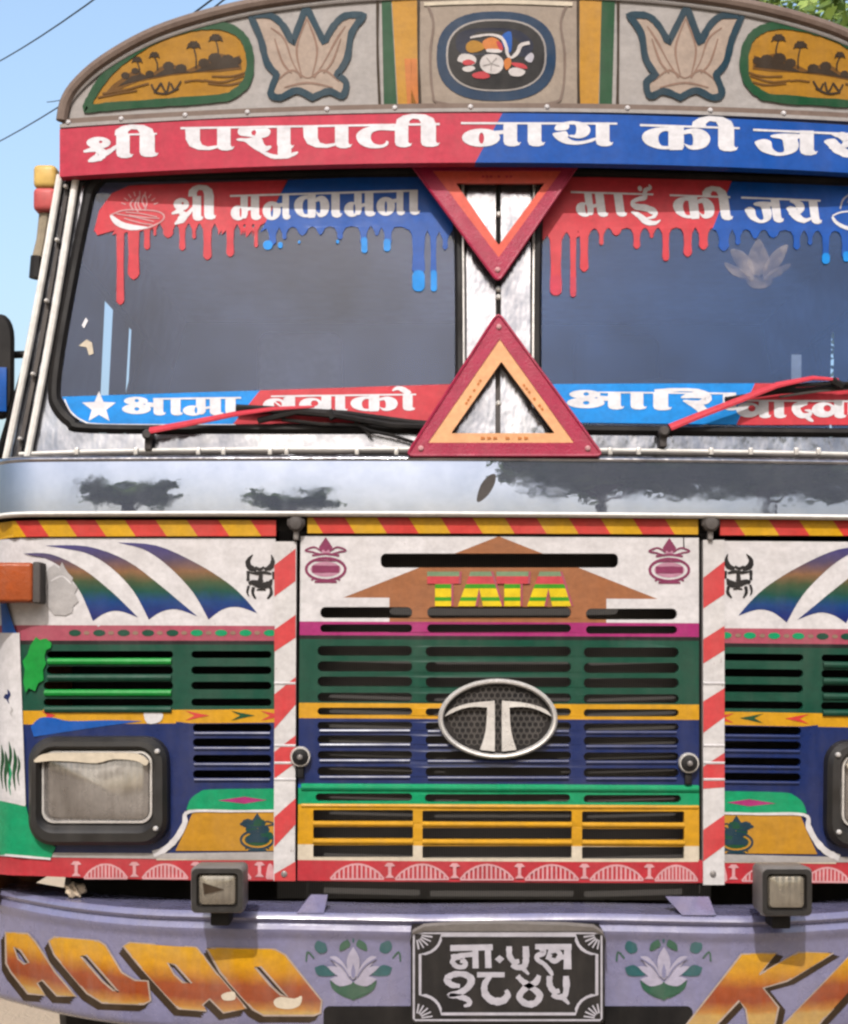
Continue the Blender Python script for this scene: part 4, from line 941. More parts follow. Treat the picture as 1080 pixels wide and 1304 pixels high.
# --- side panels (left traced, right mirrored)
lrows_g = [(829, 838), (848.5, 858.5), (868, 878), (889.5, 899)]
lrows_n = [(921.5, 932), (940, 951), (961, 971.5), (980.5, 991)]
def lcol(px, py):
    if py < 797: return 'white'
    if py < 816: return 'dullpink'
    if py < 821: return 'black'
    if py < 903: return 'green'
    if py < 920: return 'yellow'
    return 'navy'
for fl in BOTH:
    sl = [(244 if y < 912 else 246, y, 346, y1) for y, y1 in lrows_g + lrows_n] + [(60 - (k > 1) * 4, y, 221, y1) for k, (y, y1) in enumerate(lrows_g)]
    mb = MB()
    mb.sheet([(-24, 690), (351, 686), (351, 1093), (200, 1092), (66, 1090), (30, 1050), (-24, 1040)], SF, 0.004, lcol, holes=[stad(*s) for s in sl], thick=0.014, mirror=fl, cuts=[((-20, y), (350, y)) for y in (797, 816, 821, 903, 920)], step=0.06)
    sp_ = part(mb, 'side_panel', 'right headlamp panel' if fl else 'left headlamp panel with grey tape patch')
    mb = MB()
    def tl2(x0, x1, y, r_, mt):
        n = 5; pts = [V3(x0 + (x1 - x0) * k / n, y, SF, 0.0045) for k in range(n + 1)]
        if fl: pts = [Vector((-p.x, p.y, p.z)) for p in pts]
        mb.tube(pts, r_, mt, n=8)
    for k, (x0, y0, x1, y1) in enumerate(sl):
        big = x1 < 230
        if not big and y0 < 915: continue
        mt = 'navy' if y0 > 915 else ('fresh' if big and (y1 < 840 or 870 < y1 < 880) and not fl else 'green')
        tl2(x0 + 2, x1 - 2, y1 + (4.2 if big else 1.8), 0.0076 if big else 0.0042, mt)
    part(mb, 'slat_lips', parent=sp_)
    mb = MB()   # feathers
    for q in ([(150, 691), (200, 695), (250, 717), (290, 742), (312, 762), (328, 781), (304, 773), (284, 776), (266, 789), (246, 754), (216, 722), (190, 703), (172, 696)],
              [(58, 695), (112, 696), (162, 714), (204, 745), (228, 765), (252, 785), (226, 776), (206, 779), (190, 789), (170, 752), (141, 722), (112, 705), (84, 699)],
              [(30, 705), (66, 706), (108, 726), (142, 753), (160, 770), (176, 786), (152, 778), (134, 781), (119, 791), (106, 760), (95, 742), (78, 722), (58, 711)]):
        mb.sheet(seg_sharp(q, {0, 5, 8, len(q) - 1}, 4), SF, 0.0046, 'FEA', mirror=fl)
    part(mb, 'feather_design', parent=sp_)
    mb = MB()   # flowery pink border dots
    for k in range(9): mb.sheet(ell(96 + 31 * k, 806, 8, 4.2, 10), SF, 0.0048, 'turq' if k > 4 else 'green', mirror=fl, step=0); mb.sheet(ell(111 + 31 * k, 806, 4, 2.6, 8), SF, 0.0048, 'petaldark', mirror=fl, step=0)
    part(mb, 'flower_border', parent=sp_)
    mb = MB()   # yellow band chevrons and blue swash
    for x, c_ in ((62, 'stripered'), (250, 'stripered'), (308, 'leafgreen'), (346, 'stripered')) if True else ():
        w_ = 17 if x > 100 else 10
        mb.sheet([(x + w_, 911), (x - w_ * .8, 905), (x - w_ * .1, 911), (x - w_ * .8, 917.5)], SF, 0.0049, c_, mirror=fl, step=0)
    part(mb, 'chevron_band', parent=sp_); mb = MB()
    mb.sheet(seg_sharp([(40, 925), (52, 914), (70, 914), (90, 918), (140, 917), (182, 918), (130, 925), (70, 934), (44, 938)], {0, 5, 8}, 3), SF, 0.0052, 'midblue', mirror=fl)
    part(mb, 'blue_swash', parent=sp_); mb = MB()
    if not fl: mb.sheet(seg_sharp([(184, 906), (196, 905), (208, 909), (204, 919), (188, 921)], set(), 3), SF, 0.0056, 'white', step=0)
    if not fl: part(mb, 'paint_smudge', parent=sp_)
    mb = MB()   # lower green arc, ochre field, white edging
    mb.sheet(seg_sharp([(238, 1031), (243, 1018), (254, 1009), (270, 1005), (351, 1004), (351, 1031)], {0, 4, 5}, 4), SF, 0.006, 'turq', mirror=fl, thick=0.006)
    mb.sheet([(246, 1034), (351, 1033), (351, 1083), (224, 1083), (232, 1066), (240, 1048)], SF, 0.006, 'ochre', mirror=fl, thick=0.006)
    mb.sheet([(278, 1019), (312, 1014), (340, 1018.5), (312, 1023)], SF, 0.0066, 'magenta', mirror=fl, step=0)
    mb.pen([(351, 1032, 3), (300, 1032.5, 3), (242, 1033, 4), (236, 1048, 7), (226, 1066, 8), (212, 1080, 8), (196, 1087, 8)], SF, 0.008, 'white', mirror=fl)
    mb.sheet([(62, 1085), (200, 1086), (351, 1084), (351, 1094), (200, 1093), (60, 1091)], SF, 0.0075, 'board', mirror=fl)
    def mirr(q): return q
    part(mb, 'lower_design', parent=sp_)
    mb = MB(); cxk = 326 if not fl else 326
    class _F:  # mirrored drawing helper
        pass
    m2 = MB()
    sf_m = SF
    kalash(m2, 328, 1058, 0.9, SF, 0.0068, 'teal', 'leafgreen')
    for k in range(6): m2.sheet(ell(316 + 5 * k, 1044 + 8 * (k % 3) + 4, 8, 6, 8), SF, 0.0064 + .0001 * k, 'green' if k % 2 else 'teal', step=0)
    if fl:
        for v in m2.v: v.x = -v.x
        m2.f = [tuple(reversed(f)) for f in m2.f]
    part(m2, 'pot_painting', parent=sp_)
    mb = MB()   # crimson skirt with fans
    mb.sheet(bandpoly(lambda x: 1093 - 3 * ((x - 350) / 350.) ** 2, lambda x: 1121 - 8 * ((x - 350) / 350.) ** 2, -26, 376, 12), SF, 0.006, 'crimson', mirror=fl, thick=0.02)
    for x in (98, 172, 250, 331): trident(mb, x, 1108 - (x < 120), SF, 0.007, fl)
    for a, b in ((108, 163), (182, 240), (262, 320), (340, 349)): fan(mb, a, b, 1100, 1117.5, SF, 0.0068, fl)
    mb.pen([(200, 1093.5, 2.5), (350, 1093.5, 2.5)], SF, 0.0072, 'cream', n=1, mirror=fl)
    part(mb, 'crimson_skirt', parent=sp_)
    # headlamp
    mb = MB()
    def hl(x0, y0, x1, y1, r_, y):
        o = []
        for q in rr(x0, y0, x1, y1, r_, 6):
            v = V3(*q, SF, y); v.x = -v.x if fl else v.x; o.append(v)
        return o if not fl else o[::-1]
    mb.loft([hl(40, 937, 217, 1075, 30, 0.004), hl(41, 938, 216, 1074, 30, 0.030), hl(46, 943, 211, 1069, 28, 0.042), hl(52, 949, 202, 1058, 22, 0.043), hl(55, 953, 199, 1052, 18, 0.034), hl(58, 956, 196, 1046, 14, 0.016)], 'bezel')
    h_ = part(mb, 'headlamp')
    mb = MB(); mb.loft([hl(57, 955, 197, 1047, 15, 0.018), hl(57.5, 955.5, 196.5, 1046.5, 15, 0.027), hl(60, 958, 194, 1044, 13, 0.028), hl(61, 959, 193, 1043, 12, 0.020)], 'silver'); part(mb, 'lamp_rim', parent=h_)
    mb = MB(); ls = []
    for k, (t_, o_) in enumerate(((0, 0.018), (3, 0.026), (8, 0.030))): ls.append(hl(59 + t_, 957 + t_, 195 - t_, 1045 - t_, 14 - t_ * .8, o_))
    mb.loft(ls, 'lens', cap1=True); part(mb, 'lens', parent=h_)
    mb = MB(); mb.sheet(seg_sharp([(50, 966), (60, 959), (80, 957), (120, 957), (160, 957), (182, 959), (194, 968), (190, 973), (178, 967), (150, 965), (128, 970), (100, 968), (70, 967), (52, 969)], {0, 6}, 3), plus(SF, 0), 0.044, 'cream', mirror=fl, thick=0.012); part(mb, 'paper_eyelid', parent=h_)
    mb = MB(); v = V3(205, 955, SF, 0.045); v.x = -v.x if fl else v.x; mb.lathe([(-.01, .006), (.002, .006), (.005, .003)], v, (0, -1, 0), 'silver', 8); part(mb, 'lamp_screw', parent=h_); mb = MB(); v = V3(203, 1052, SF, 0.045); v.x = -v.x if fl else v.x; mb.lathe([(-.01, .006), (.002, .006), (.005, .003)], v, (0, -1, 0), 'silver', 8); part(mb, 'lamp_screw', parent=h_)
    # amber indicator
    mb = MB(); a, b = V3(-20, 722, SF), V3(50, 768, SF); x0, x1 = a.x, b.x; yb = SF(b.x, 0) - 0.01
    if fl: x0, x1 = -x1, -x0
    mb.box(x0, yb - 0.048, b.z, x1, yb + 0.05, a.z, 'amberlens', 0.008); i_ = part(mb, 'indicator_lamp')
    mb = MB(); c0 = V3(49.5, 722, SF).x; c1 = V3(59, 768, SF).x
    if fl: c0, c1 = -c1, -c0
    mb.box(min(c0, c1), yb - 0.044, b.z - .002, max(c0, c1), yb + 0.03, a.z + .002, 'greyrubber', 0.004); part(mb, 'end_cap', parent=i_)
    # corner post below the indicator
    mb = MB(); mb.sheet([(-30, 806), (26, 806), (34, 1024), (-30, 1010)], SF, 0.008, 'white', mirror=fl, thick=0.02, step=0.01)
    mb.sheet([(2, 768), (9, 768), (22, 806), (4, 806)], SF, 0.0085, 'midblue', mirror=fl, step=0.01)
    for x, y0, y1, w_, m_ in ((4, 948, 1004, 4, 'leafgreen'), (9, 956, 1008, 5, 'leafgreen'), (14, 944, 1000, 4, 'leafgreen'), (20, 952, 1006, 5, 'leafgreen'), (25, 962, 1000, 3, 'leafgreen'), (14, 972, 1012, 3, 'turq'), (12, 878, 896, 4, 'navy'), (9, 884, 890, 5, 'navy'), (16, 900, 912, 2, 'tape')):
        mb.pen([(x - 1, y0, .6), (x + 1, y0 + (y1 - y0) * .3, w_), (x - 1, y0 + (y1 - y0) * .65, w_ * .7), (x + 1, y1, .6)], SF, 0.0088, m_, mirror=fl)
    mb.sheet(seg_sharp([(-30, 1014), (34, 1024), (40, 1046), (52, 1066), (72, 1078), (66, 1092), (20, 1089), (-30, 1084)], {0, 1, 4, 5, 7}, 4), SF, 0.009, 'turq', mirror=fl, thick=0.02, step=0.01)
    mb.pen([(-30, 1013, 4), (0, 1017, 4), (34, 1024, 4)], SF, 0.0095, 'white', mirror=fl)
    mb.pen([(-30, 1085, 3), (20, 1089, 3), (66, 1093, 3)], SF, 0.0095, 'white', mirror=fl)
    part(mb, 'corner_panel')
    mb = MB()
    if not fl:
        mb.sheet([(40, 822), (47, 811), (52, 815), (60, 813), (67, 819), (66, 825), (60, 828), (58, 836), (60, 845), (56, 853), (57, 866), (50, 870), (46, 880), (38, 876), (34, 882), (31, 868), (33, 852), (30, 842), (36, 834)], SF, 0.0088, 'fresh', step=0.02)
        part(mb, 'green_patch', parent=sp_)
        mb = MB(); mb.sheet([(58, 735), (63, 724), (70, 719), (76, 724), (80, 716), (84, 724), (88, 730), (94, 736), (92, 742), (100, 748), (96, 756), (101, 766), (94, 772), (93, 780), (84, 784), (70, 783), (60, 772)], SF, 0.0062, 'tape', step=0.02); mb.pen([(66, 740, 2), (80, 734, 2), (92, 744, 2)], SF, 0.0066, 'white'); part(mb, 'tape_patch', parent=sp_)
# bull skull stencils
def skull(mb, cx, cy, sc, mirror_):
    s = -1 if mirror_ else 1
    def q(pts): mb.pen([(cx + s * x * sc, cy + y * sc, w_ * sc) for x, y, w_ in pts], SF, 0.0052, 'black')
    q([(-13, -28, 1), (-15, -20, 5), (-12, -12, 7), (-4, -9, 4)]); q([(11, -28, 1), (17, -20, 6), (15, -12, 8), (6, -8, 5)]); q([(-4, -12, 3), (2, -9, 4), (8, -12, 3)])
    q([(-16, -6, 4), (-16, 4, 3)]); q([(17, -7, 4), (17, 6, 4)]); q([(-13, -3, 3), (-4, -5, 4), (2, -4, 5), (10, -4, 3), (15, -5, 2)])
    q([(-14, 4, 2), (-10, 10, 9), (-2, 12, 8), (4, 10, 9), (12, 8, 6), (16, 10, 4)]); q([(0, -3, 4), (1, 4, 6), (0, 8, 6)])
    q([(-12, 14, 4), (-13, 22, 4), (-8, 29, 2)]); q([(10, 14, 4), (11, 22, 4), (7, 29, 2)]); q([(16, 12, 3), (18, 20, 3), (16, 26, 1)]); q([(-6, 18, 2), (0, 17, 3), (6, 18, 2)])
mb = MB(); skull(mb, 333, 734, 0.98, True); part(mb, 'bull_stencil'); mb = MB(); skull(mb, 939, 733, 0.98, False); part(mb, 'bull_stencil')

# --- dark engine bay behind the slots
mb = MB()
def radm():
    m, nt, b, out = new_mat('radiator core'); tc = node(nt, 'ShaderNodeTexCoord'); wv = node(nt, 'ShaderNodeTexWave', bands_direction='X'); wv.inputs['Scale'].default_value = 60; wv.inputs['Distortion'].default_value = 0.5
    nt.links.new(tc.outputs['Object'], wv.inputs[0]); c = ramp(nt, wv.outputs[1], [(0.2, C(20, 18, 17)), (0.8, C(48, 42, 38))]); nt.links.new(c, b.inputs['Base Color']); b.inputs['Roughness'].default_value = 0.7
    MATS['radiator'] = m
radm()
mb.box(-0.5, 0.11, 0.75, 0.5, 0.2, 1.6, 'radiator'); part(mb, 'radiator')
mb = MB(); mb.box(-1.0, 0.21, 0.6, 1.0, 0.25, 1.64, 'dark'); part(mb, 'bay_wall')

# --- bumper
ztop = ZY(1166, -0.10); zbot = ZY(1322, -0.10)
prof = [(0.16, 0.0), (0.02, 0.004), (-0.0, 0.004), (-0.006, -0.001), (-0.010, -0.008), (-0.006, -0.015), (0.0, -0.019), (-0.004, -0.024), (-0.010, -0.032), (-0.008, -0.042), (-0.002, -0.050), (0.0, -0.060)]
prof += [(0.0, -0.06 - (ztop - zbot - 0.085) * k / 5) for k in range(1, 6)] + [(0.006, zbot - ztop + 0.012), (0.018, zbot - ztop + 0.004), (0.04, zbot - ztop), (0.10, zbot - ztop + 0.005)]
def bump(u, j):
    X = -1.36 + 2.72 * u; d, z = prof[j]; 
    return (X, SB(X, 0) + d + 0.0012 * math.sin(31 * X) * math.sin(40 * z + 2 * X), ztop + z + 0.002 * math.sin(9 * X))
mb = MB(); mb.grid(lambda u, v: bump(u, round(v * (len(prof) - 1))), 120, len(prof) - 1, 'lilac')
bum = part(mb, 'bumper')
for x0, x1, s in ((380, 416, 1), (864, 902, -1)):
    mb = MB(); a = V3(x0, 1166, flat(-0.06)); b = V3(x1, 1139, flat(-0.02)); t = ztop + .004; u = ztop + .034
    vs = [(a.x, -0.105, t), (b.x, -0.105, t), (b.x + .004 * s, -0.045, u), (a.x + .026 * s, -0.045, u), (a.x, -0.0, t), (b.x, -0.0, t), (b.x + .004 * s, -0.03, u - .002), (a.x + .026 * s, -0.03, u - .002)]
    mb.raw(vs, [(0, 1, 2, 3), (7, 6, 5, 4), (0, 3, 7, 4), (1, 5, 6, 2), (3, 2, 6, 7)], 'lilac')
    part(mb, 'bumper_bracket', parent=bum)
mb = MB(); mb.sheet(rr(412, 1281, 882, 1330, 8), SB, 0.002, 'dark', step=0); part(mb, 'dark_lower_panel', parent=bum)  # dark flat sheet on the lower middle of the bumper face
# bumper lettering: yellow to red letters with cream edge and dark shadow
BL = zgrad('bumper letter paint', [(0.0, (222, 168, 0)), (0.40, (214, 150, 4)), (0.62, (160, 72, 22)), (0.78, (150, 64, 22)), (0.90, (186, 124, 52)), (1.0, (196, 156, 86))], ZY(1195, -0.1), ZY(1296, -0.1)); MATS['BL'] = BL
def letter(mb, outer, holes, shadow):
    for dx, dy in shadow: mb.lay += 1; mb.sheet([(x + dx, y + dy) for x, y in outer], SB, 0.0012 + .00005 * mb.lay, 'silh', holes=[[(x + dx * .4, y + dy * .4) for x, y in h] for h in holes], step=0.04)
    mb.sheet(outer, SB, 0.0026 + .00002 * mb.lay, 'BL', holes=holes, step=0.04)
    for l in [outer] + holes: mb.pen([(x, y, 2.4) for x, y in l], SB, 0.0030, 'petal', closed=True, smooth=False)
def z1(p): return [(x / 3.6, 1060 + y / 3.6) for x, y in p]
mb = MB(); SHD = [(-6, 9), (-4, 6), (-2, 3)]
letter(mb, z1([(26, 456), (130, 462), (165, 500), (255, 640), (350, 752), (262, 748), (196, 676), (172, 690), (210, 746), (130, 738), (52, 640), (30, 600)]), [z1([(66, 524), (96, 540), (134, 596), (112, 602), (84, 578)])], SHD)
letter(mb, z1([(224, 496), (250, 478), (455, 496), (486, 516), (560, 640), (620, 676), (680, 680), (692, 770), (660, 786), (470, 780), (400, 736), (250, 560)]), [z1([(372, 566), (398, 562), (440, 610), (545, 730), (520, 722), (470, 680)])], SHD)
letter(mb, z1([(566, 520), (592, 504), (905, 526), (990, 640), (1130, 806), (1026, 826), (962, 762), (930, 790), (950, 816), (820, 806), (640, 610)]), [z1([(770, 596), (805, 606), (880, 690), (840, 686), (800, 650)])], SHD)
letter(mb, z1([(948, 530), (980, 528), (1262, 534), (1310, 560), (1420, 700), (1476, 770), (1470, 826), (1440, 838), (1210, 838), (1160, 810), (1010, 640)]), [z1([(1170, 616), (1196, 614), (1290, 720), (1320, 752), (1286, 742), (1240, 700)])], SHD)
mb.sheet(seg_sharp(z1([(1015, 746), (1040, 732), (1076, 730), (1078, 764), (1030, 768)]), set(), 3), SB, 0.0036, 'cream', step=0)
mb.sheet(seg_sharp(z1([(1256, 770), (1290, 752), (1350, 760), (1384, 748), (1376, 790), (1330, 808), (1270, 800)]), set(), 3), SB, 0.0036, 'cream', step=0)
lt = part(mb, 'painted_letters', 'back slanted yellow and red letters on the left', bum)
mb = MB()
def z2(p): return [(780 + x / 3.6, 1060 + y / 3.6) for x, y in p]
SHD = [(9, 4), (6, 3), (3, 2)]
letter(mb, z2([(590, 556), (752, 552), (672, 650), (850, 548), (1010, 552), (800, 680), (690, 712), (760, 800), (730, 940), (630, 940), (610, 810), (580, 770), (420, 940), (320, 940), (330, 890)]), [], SHD)
letter(mb, z2([(1090, 560), (1230, 562), (960, 860), (900, 940), (720, 940), (810, 850)]), [], SHD)
part(mb, 'painted_letters', 'forward slanted yellow and red letters on the right', bum)
# lotus paintings on the bumper
for cx, nm in ((450, 'l'), (845, 'r')):
    mb = MB(); cy = 1232
    def pl(pts, mt, o): mb.lay += 1; mb.sheet(seg_sharp([(cx + x * .88, cy + y * .9) for x, y in pts], {0}, 3), SB, o + .00003 * mb.lay, mt, step=0)
    for s in (1, -1):
        pl([(s * 40, -34), (s * 52, -38), (s * 56, -28), (s * 48, -20), (s * 38, -24)], 'fadedteal', .002)
        pl([(s * 56, 0), (s * 44, -4), (s * 34, 2), (s * 26, 10), (s * 40, 12), (s * 52, 10)], 'fadedteal', .002)
        pl([(s * 8, -40), (s * 18, -34), (s * 20, -24), (s * 12, -26), (s * 4, -32)], 'fadedgreen', .002)
        pl([(s * 34, 18), (s * 30, 30), (s * 16, 40), (s * 2, 44), (s * 4, 34), (s * 18, 28)], 'fadedgreen', .002)
        for q in ([(s * 34, -16), (s * 24, -16), (s * 12, -4), (s * 4, 12), (s * 14, 8), (s * 26, -4)], [(s * 38, -2), (s * 26, -2), (s * 14, 6), (s * 4, 16), (s * 18, 14), (s * 30, 6)], [(s * 34, 16), (s * 22, 12), (s * 6, 16), (s * 2, 22), (s * 20, 26)]): pl(q, 'fadedwhite', .0032)
        mb.pen([(cx + s * 30, cy - 13, 1.6), (cx + s * 14, cy - 2, 1.8), (cx + s * 5, cy + 12, 1.2)], SB, .0062, 'lilac')
        mb.pen([(cx + s * 50, cy - 12, 2), (cx + s * 58, cy - 20, 2), (cx + s * 60, cy - 8, 2)], SB, .002, 'fadedgreen')
    pl([(0, -30), (8, -16), (9, -2), (4, 12), (0, 16), (-4, 12), (-9, -2), (-8, -16)], 'fadedwhite', .0040)
    pl([(0, -6), (3, 4), (2, 13), (-2, 13), (-3, 4)], 'lilac', .0048)
    pl([(0, 20), (14, 24), (22, 34), (8, 40), (0, 46), (-8, 40), (-22, 34), (-14, 24)], 'fadedgreen', .0026)
    mb.pen([(cx, cy - 46, 2), (cx, cy - 32, 2.4)], SB, .002, 'fadedteal')
    part(mb, 'lotus_painting', parent=bum)
# number plate
pf = flat(-0.172)
mb = MB()
def pr(x0, y0, x1, y1, r_, Y): return [V3(*q, flat(Y)) for q in rr(x0, y0, x1, y1, r_, 5)]
mb.loft([[Vector((v.x, -0.09, v.z)) for v in pr(523, 1184, 770, 1304, 6, -0.172)], pr(523, 1184, 770, 1304, 6, -0.166), pr(524, 1185, 769, 1303, 6, -0.172)], 'plate', cap1=True)
pt = part(mb, 'number_plate', 'black number plate with white numerals in a scalloped border')
mb = MB()
hv = [(x, y) for x, y in seg_sharp([(522, 1190), (525, 1178), (540, 1170), (580, 1167), (640, 1166), (720, 1168), (756, 1171), (768, 1179), (772, 1190)], set(range(9)), 1)]
mb.loft([[V3(x, y + 12, flat(-0.10)) for x, y in hv], [V3(x, y + 6, flat(-0.168)) for x, y in hv], [V3(x, y + 10, flat(-0.180)) for x, y in hv], [V3(x, max(y + 12, 1186), flat(-0.176)) for x, y in hv]], 'grey', closed=False); part(mb, 'plate_hood', parent=pt)
mb = MB(); o = 0.001
def b_(pts, wd, cl=False): mb.pen([(x, y, wd) for x, y in pts], pf, o, 'platewhite', closed=cl, smooth=False)
def z3(p): return [(500 + x / 3.6, 1060 + y / 3.6) for x, y in p]
b_(rr(527, 1188, 766, 1299, 2, 1), 2.6, True)
inr = []
def arcp(cx, cy, r_, a0, a1): return [(cx + r_ * math.cos(R(a0 + (a1 - a0) * k / 6)), cy + r_ * 0.9 * math.sin(R(a0 + (a1 - a0) * k / 6))) for k in range(7)]
inr = arcp(535, 1191, 27, 90, 0)[0:7] + arcp(760, 1191, 27, 180, 90) + arcp(760, 1291, 27, 270, 180) + arcp(535, 1291, 27, 0, -90)
b_(inr, 3.6, True)
for cx_, cy_, a0 in ((530, 1190, 0), (764, 1190, 90), (764, 1297, 180), (530, 1297, 270)):
    for k in range(5):
        a = R(a0 + 9 + 18 * k); b_([(cx_ + 7 * math.cos(a), cy_ + 7 * math.sin(a)), (cx_ + 21 * math.cos(a), cy_ + 19 * math.sin(a))], 2.0)
part(mb, 'plate_border', parent=pt)
mb = MB(); o = 0.0014
def zd(x, y): return (545 + x / 5.143, 1180 + y / 5.143)
def dg(pts, wd, sm=True): mb.pen([(*zd(x, y), (w_[0] if w_ else wd) * 1.22 / 5.143) for x, y, *w_ in pts], pf, o, 'platewhite', smooth=sm)
dg([(146, 140), (424, 134)], 30, False); dg([(152, 198), (220, 188), (320, 178)], 26); dg([(240, 192), (180, 204), (160, 228), (185, 258), (225, 264), (246, 246), (236, 226), (212, 222)], 26); dg([(310, 140), (312, 272)], 36, False); dg([(392, 140), (396, 270)], 36, False)
mb.sheet([zd(*q) for q in ((438, 212), (468, 186), (500, 210), (470, 240))], pf, o, 'platewhite', step=0)
def five(x, y): dg([(x, y, 30), (x + 2, y + 60, 32), (x + 30, y + 100, 30), (x + 66, y + 96, 22)], 28); dg([(x + 108, y, 32), (x + 110, y + 80, 34), (x + 98, y + 128, 30), (x + 56, y + 138, 30), (x + 16, y + 120, 26)], 30); dg([(x + 70, y + 128, 26), (x + 104, y + 158, 22), (x + 128, y + 184, 12)], 24)
five(532, 128)
dg([(702, 130), (940, 132)], 30, False); dg([(742, 135, 34), (756, 172, 30), (714, 190, 26), (720, 218, 22), (760, 244, 24), (800, 290, 24), (815, 320, 12)], 26); dg([(790, 168, 20), (840, 156, 24), (866, 186, 30), (836, 224, 28), (796, 206, 22), (806, 180, 18)], 24); dg([(860, 200), (912, 196)], 28, False); dg([(914, 135), (914, 278)], 38, False); dg([(800, 150), (780, 214)], 16, False)
dg([(210, 388, 20), (150, 378, 32), (128, 340, 38), (170, 312, 32), (240, 312, 32), (284, 346, 38), (262, 396, 36), (206, 432, 30), (136, 448, 24), (200, 456, 28), (262, 478, 30), (270, 506, 26), (236, 520, 14)], 30)
dg([(322, 314), (502, 314)], 30, False); dg([(408, 322, 26), (372, 376, 34), (376, 440, 38), (424, 484, 40), (488, 484, 38), (522, 446, 34), (510, 414, 20)], 34)
dg([(586, 322, 26), (622, 358, 30), (690, 406, 34), (732, 450, 36), (700, 500, 36), (640, 502, 36), (598, 458, 36), (640, 400, 34), (704, 364, 34), (728, 318, 26)], 32)
five(796, 322)
part(mb, 'plate_numerals', parent=pt)
# square fog lamps on the bumper
def fog(x0, y0, x1, y1, lbl):
    mb = MB(); Y = -0.215
    def q(i, r_, y, sc=1.0):
        zs = [V3(*p, flat(Y)) for p in rr(x0 + i, y0 + i, x1 - i, y1 - i, r_, 5)]; cx_ = sum(v.x for v in zs) / len(zs); cz_ = sum(v.z for v in zs) / len(zs)
        return [Vector((cx_ + (v.x - cx_) * sc, y, cz_ + (v.z - cz_) * sc)) for v in zs]
    mb.loft([q(0, 7, -0.10, .8), q(0, 7, -0.13, .96), q(0, 7, Y + 0.012), q(2, 7, Y)], 'grey', cap0=True); mb.loft([q(2, 7, Y), q(8, 5, Y), q(10, 5, Y + 0.012)], 'bezel')
    c = q(0, 7, Y)[0]; xm = (V3(x0, y0, flat(Y)).x + V3(x1, y0, flat(Y)).x) / 2; zl = V3(x0, y1, flat(Y)).z
    mb.box(xm - .02, -0.17, ztop - .012, xm + .02, -0.105, zl + .012, 'rubber', .004)
    f_ = part(mb, 'fog_lamp', lbl)
    mb = MB(); mb.loft([q(10, 5, Y + 0.010), q(12, 5, Y + 0.004), q(18, 4, Y + 0.001)], 'foglens', cap1=True); part(mb, 'lens', parent=f_)
    return f_
f1 = fog(242, 1104, 311, 1164, 'square fog lamp with dark pointed reflection painted on its lens'); f2 = fog(969, 1105, 1036, 1168, 'square fog lamp with clear beige lens')
mb = MB(); mb.sheet([(258, 1124), (286, 1133), (260, 1139)], flat(-0.2165), 0.0, 'silh', step=0); part(mb, 'painted_lens_reflection', parent=f1)  # dark wedge sheet painting a reflection in the lens

# --- side lamp on the left roof edge, mirrors
mb = MB(); ctr = V3(61, 246, flat(0.16))
def lampbox(z0, z1, mt): 
    m_ = MB(); m_.box(ctr.x - .028, .13, z0, ctr.x + .026, .20, z1, mt, .012); return m_
z0, zm, z1_ = ZY(276, .16), ZY(246, .16), ZY(217, .16)
for fl in BOTH:
    a = lampbox(z0, zm, 'lamppink'); b = lampbox(zm - .001, z1_, 'lampyel'); c = MB()
    c.tube([(ctr.x - .004, .16, z0), (ctr.x - .012, .16, z0 - .06), (ctr.x - .022, .16, z0 - .11)], [.016, .014, .016], 'tan', n=10)
    d = MB(); d.tube([(ctr.x - .022, .16, z0 - .10), (ctr.x - .026, .16, z0 - .15)], .017, 'rubber', n=10); d.tube([(ctr.x - .022, .16, z0 - .12), (ctr.x + .05, .19, z0 - .10)], .008, 'rubber', n=8)
    if fl:
        for m_ in (a, b, c, d):
            for v in m_.v: v.x = -v.x
            m_.f = [tuple(reversed(f)) for f in m_.f]
    r_ = part(a, 'side_lamp'); part(b, 'lamp_top', 'yellow upper lens', r_); part(c, 'bracket', parent=r_); part(d, 'clamp', parent=r_)
for fl in BOTH:
    a = MB(); Y = 0.20; c0 = V3(-12, 470, flat(Y))
    lp = []
    for sc, y in ((.6, .03), (.92, .018), (1.0, 0.0), (1.0, -.012), (.94, -.022)):
        lp.append([Vector((c0.x + (p[0] - .5) * .125 * sc, Y + y - .02, c0.z + (p[1] - .5) * .245 * sc)) for p in rr(0, 0, 1, 1, .22, 5)])
    a.loft(lp[::-1], 'rubber', cap0=True, cap1=True)
    b = MB(); b.box(c0.x - .05, Y - .048, c0.z - .108, c0.x + .052, Y - .044, c0.z - .005, 'midblue', .001)
    d = MB(); d.tube([(c0.x + .03, Y + .01, c0.z + .035), (c0.x + .09, Y + .02, c0.z + .04), (c0.x + .13, Y + .05, c0.z + .03)], .009, 'rubber', n=8); e_ = MB(); e_.tube([(c0.x + .03, Y + .01, c0.z - .08), (c0.x + .12, Y + .08, c0.z - .12)], .009, 'rubber', n=8)
    if fl:
        for m_ in (a, b, d, e_):
            for v in m_.v: v.x = -v.x
            m_.f = [tuple(reversed(f)) for f in m_.f]
    r_ = part(a, 'mirror'); part(b, 'blue_sticker', parent=r_); part(d, 'mirror_arm', parent=r_); part(e_, 'mirror_arm', parent=r_)

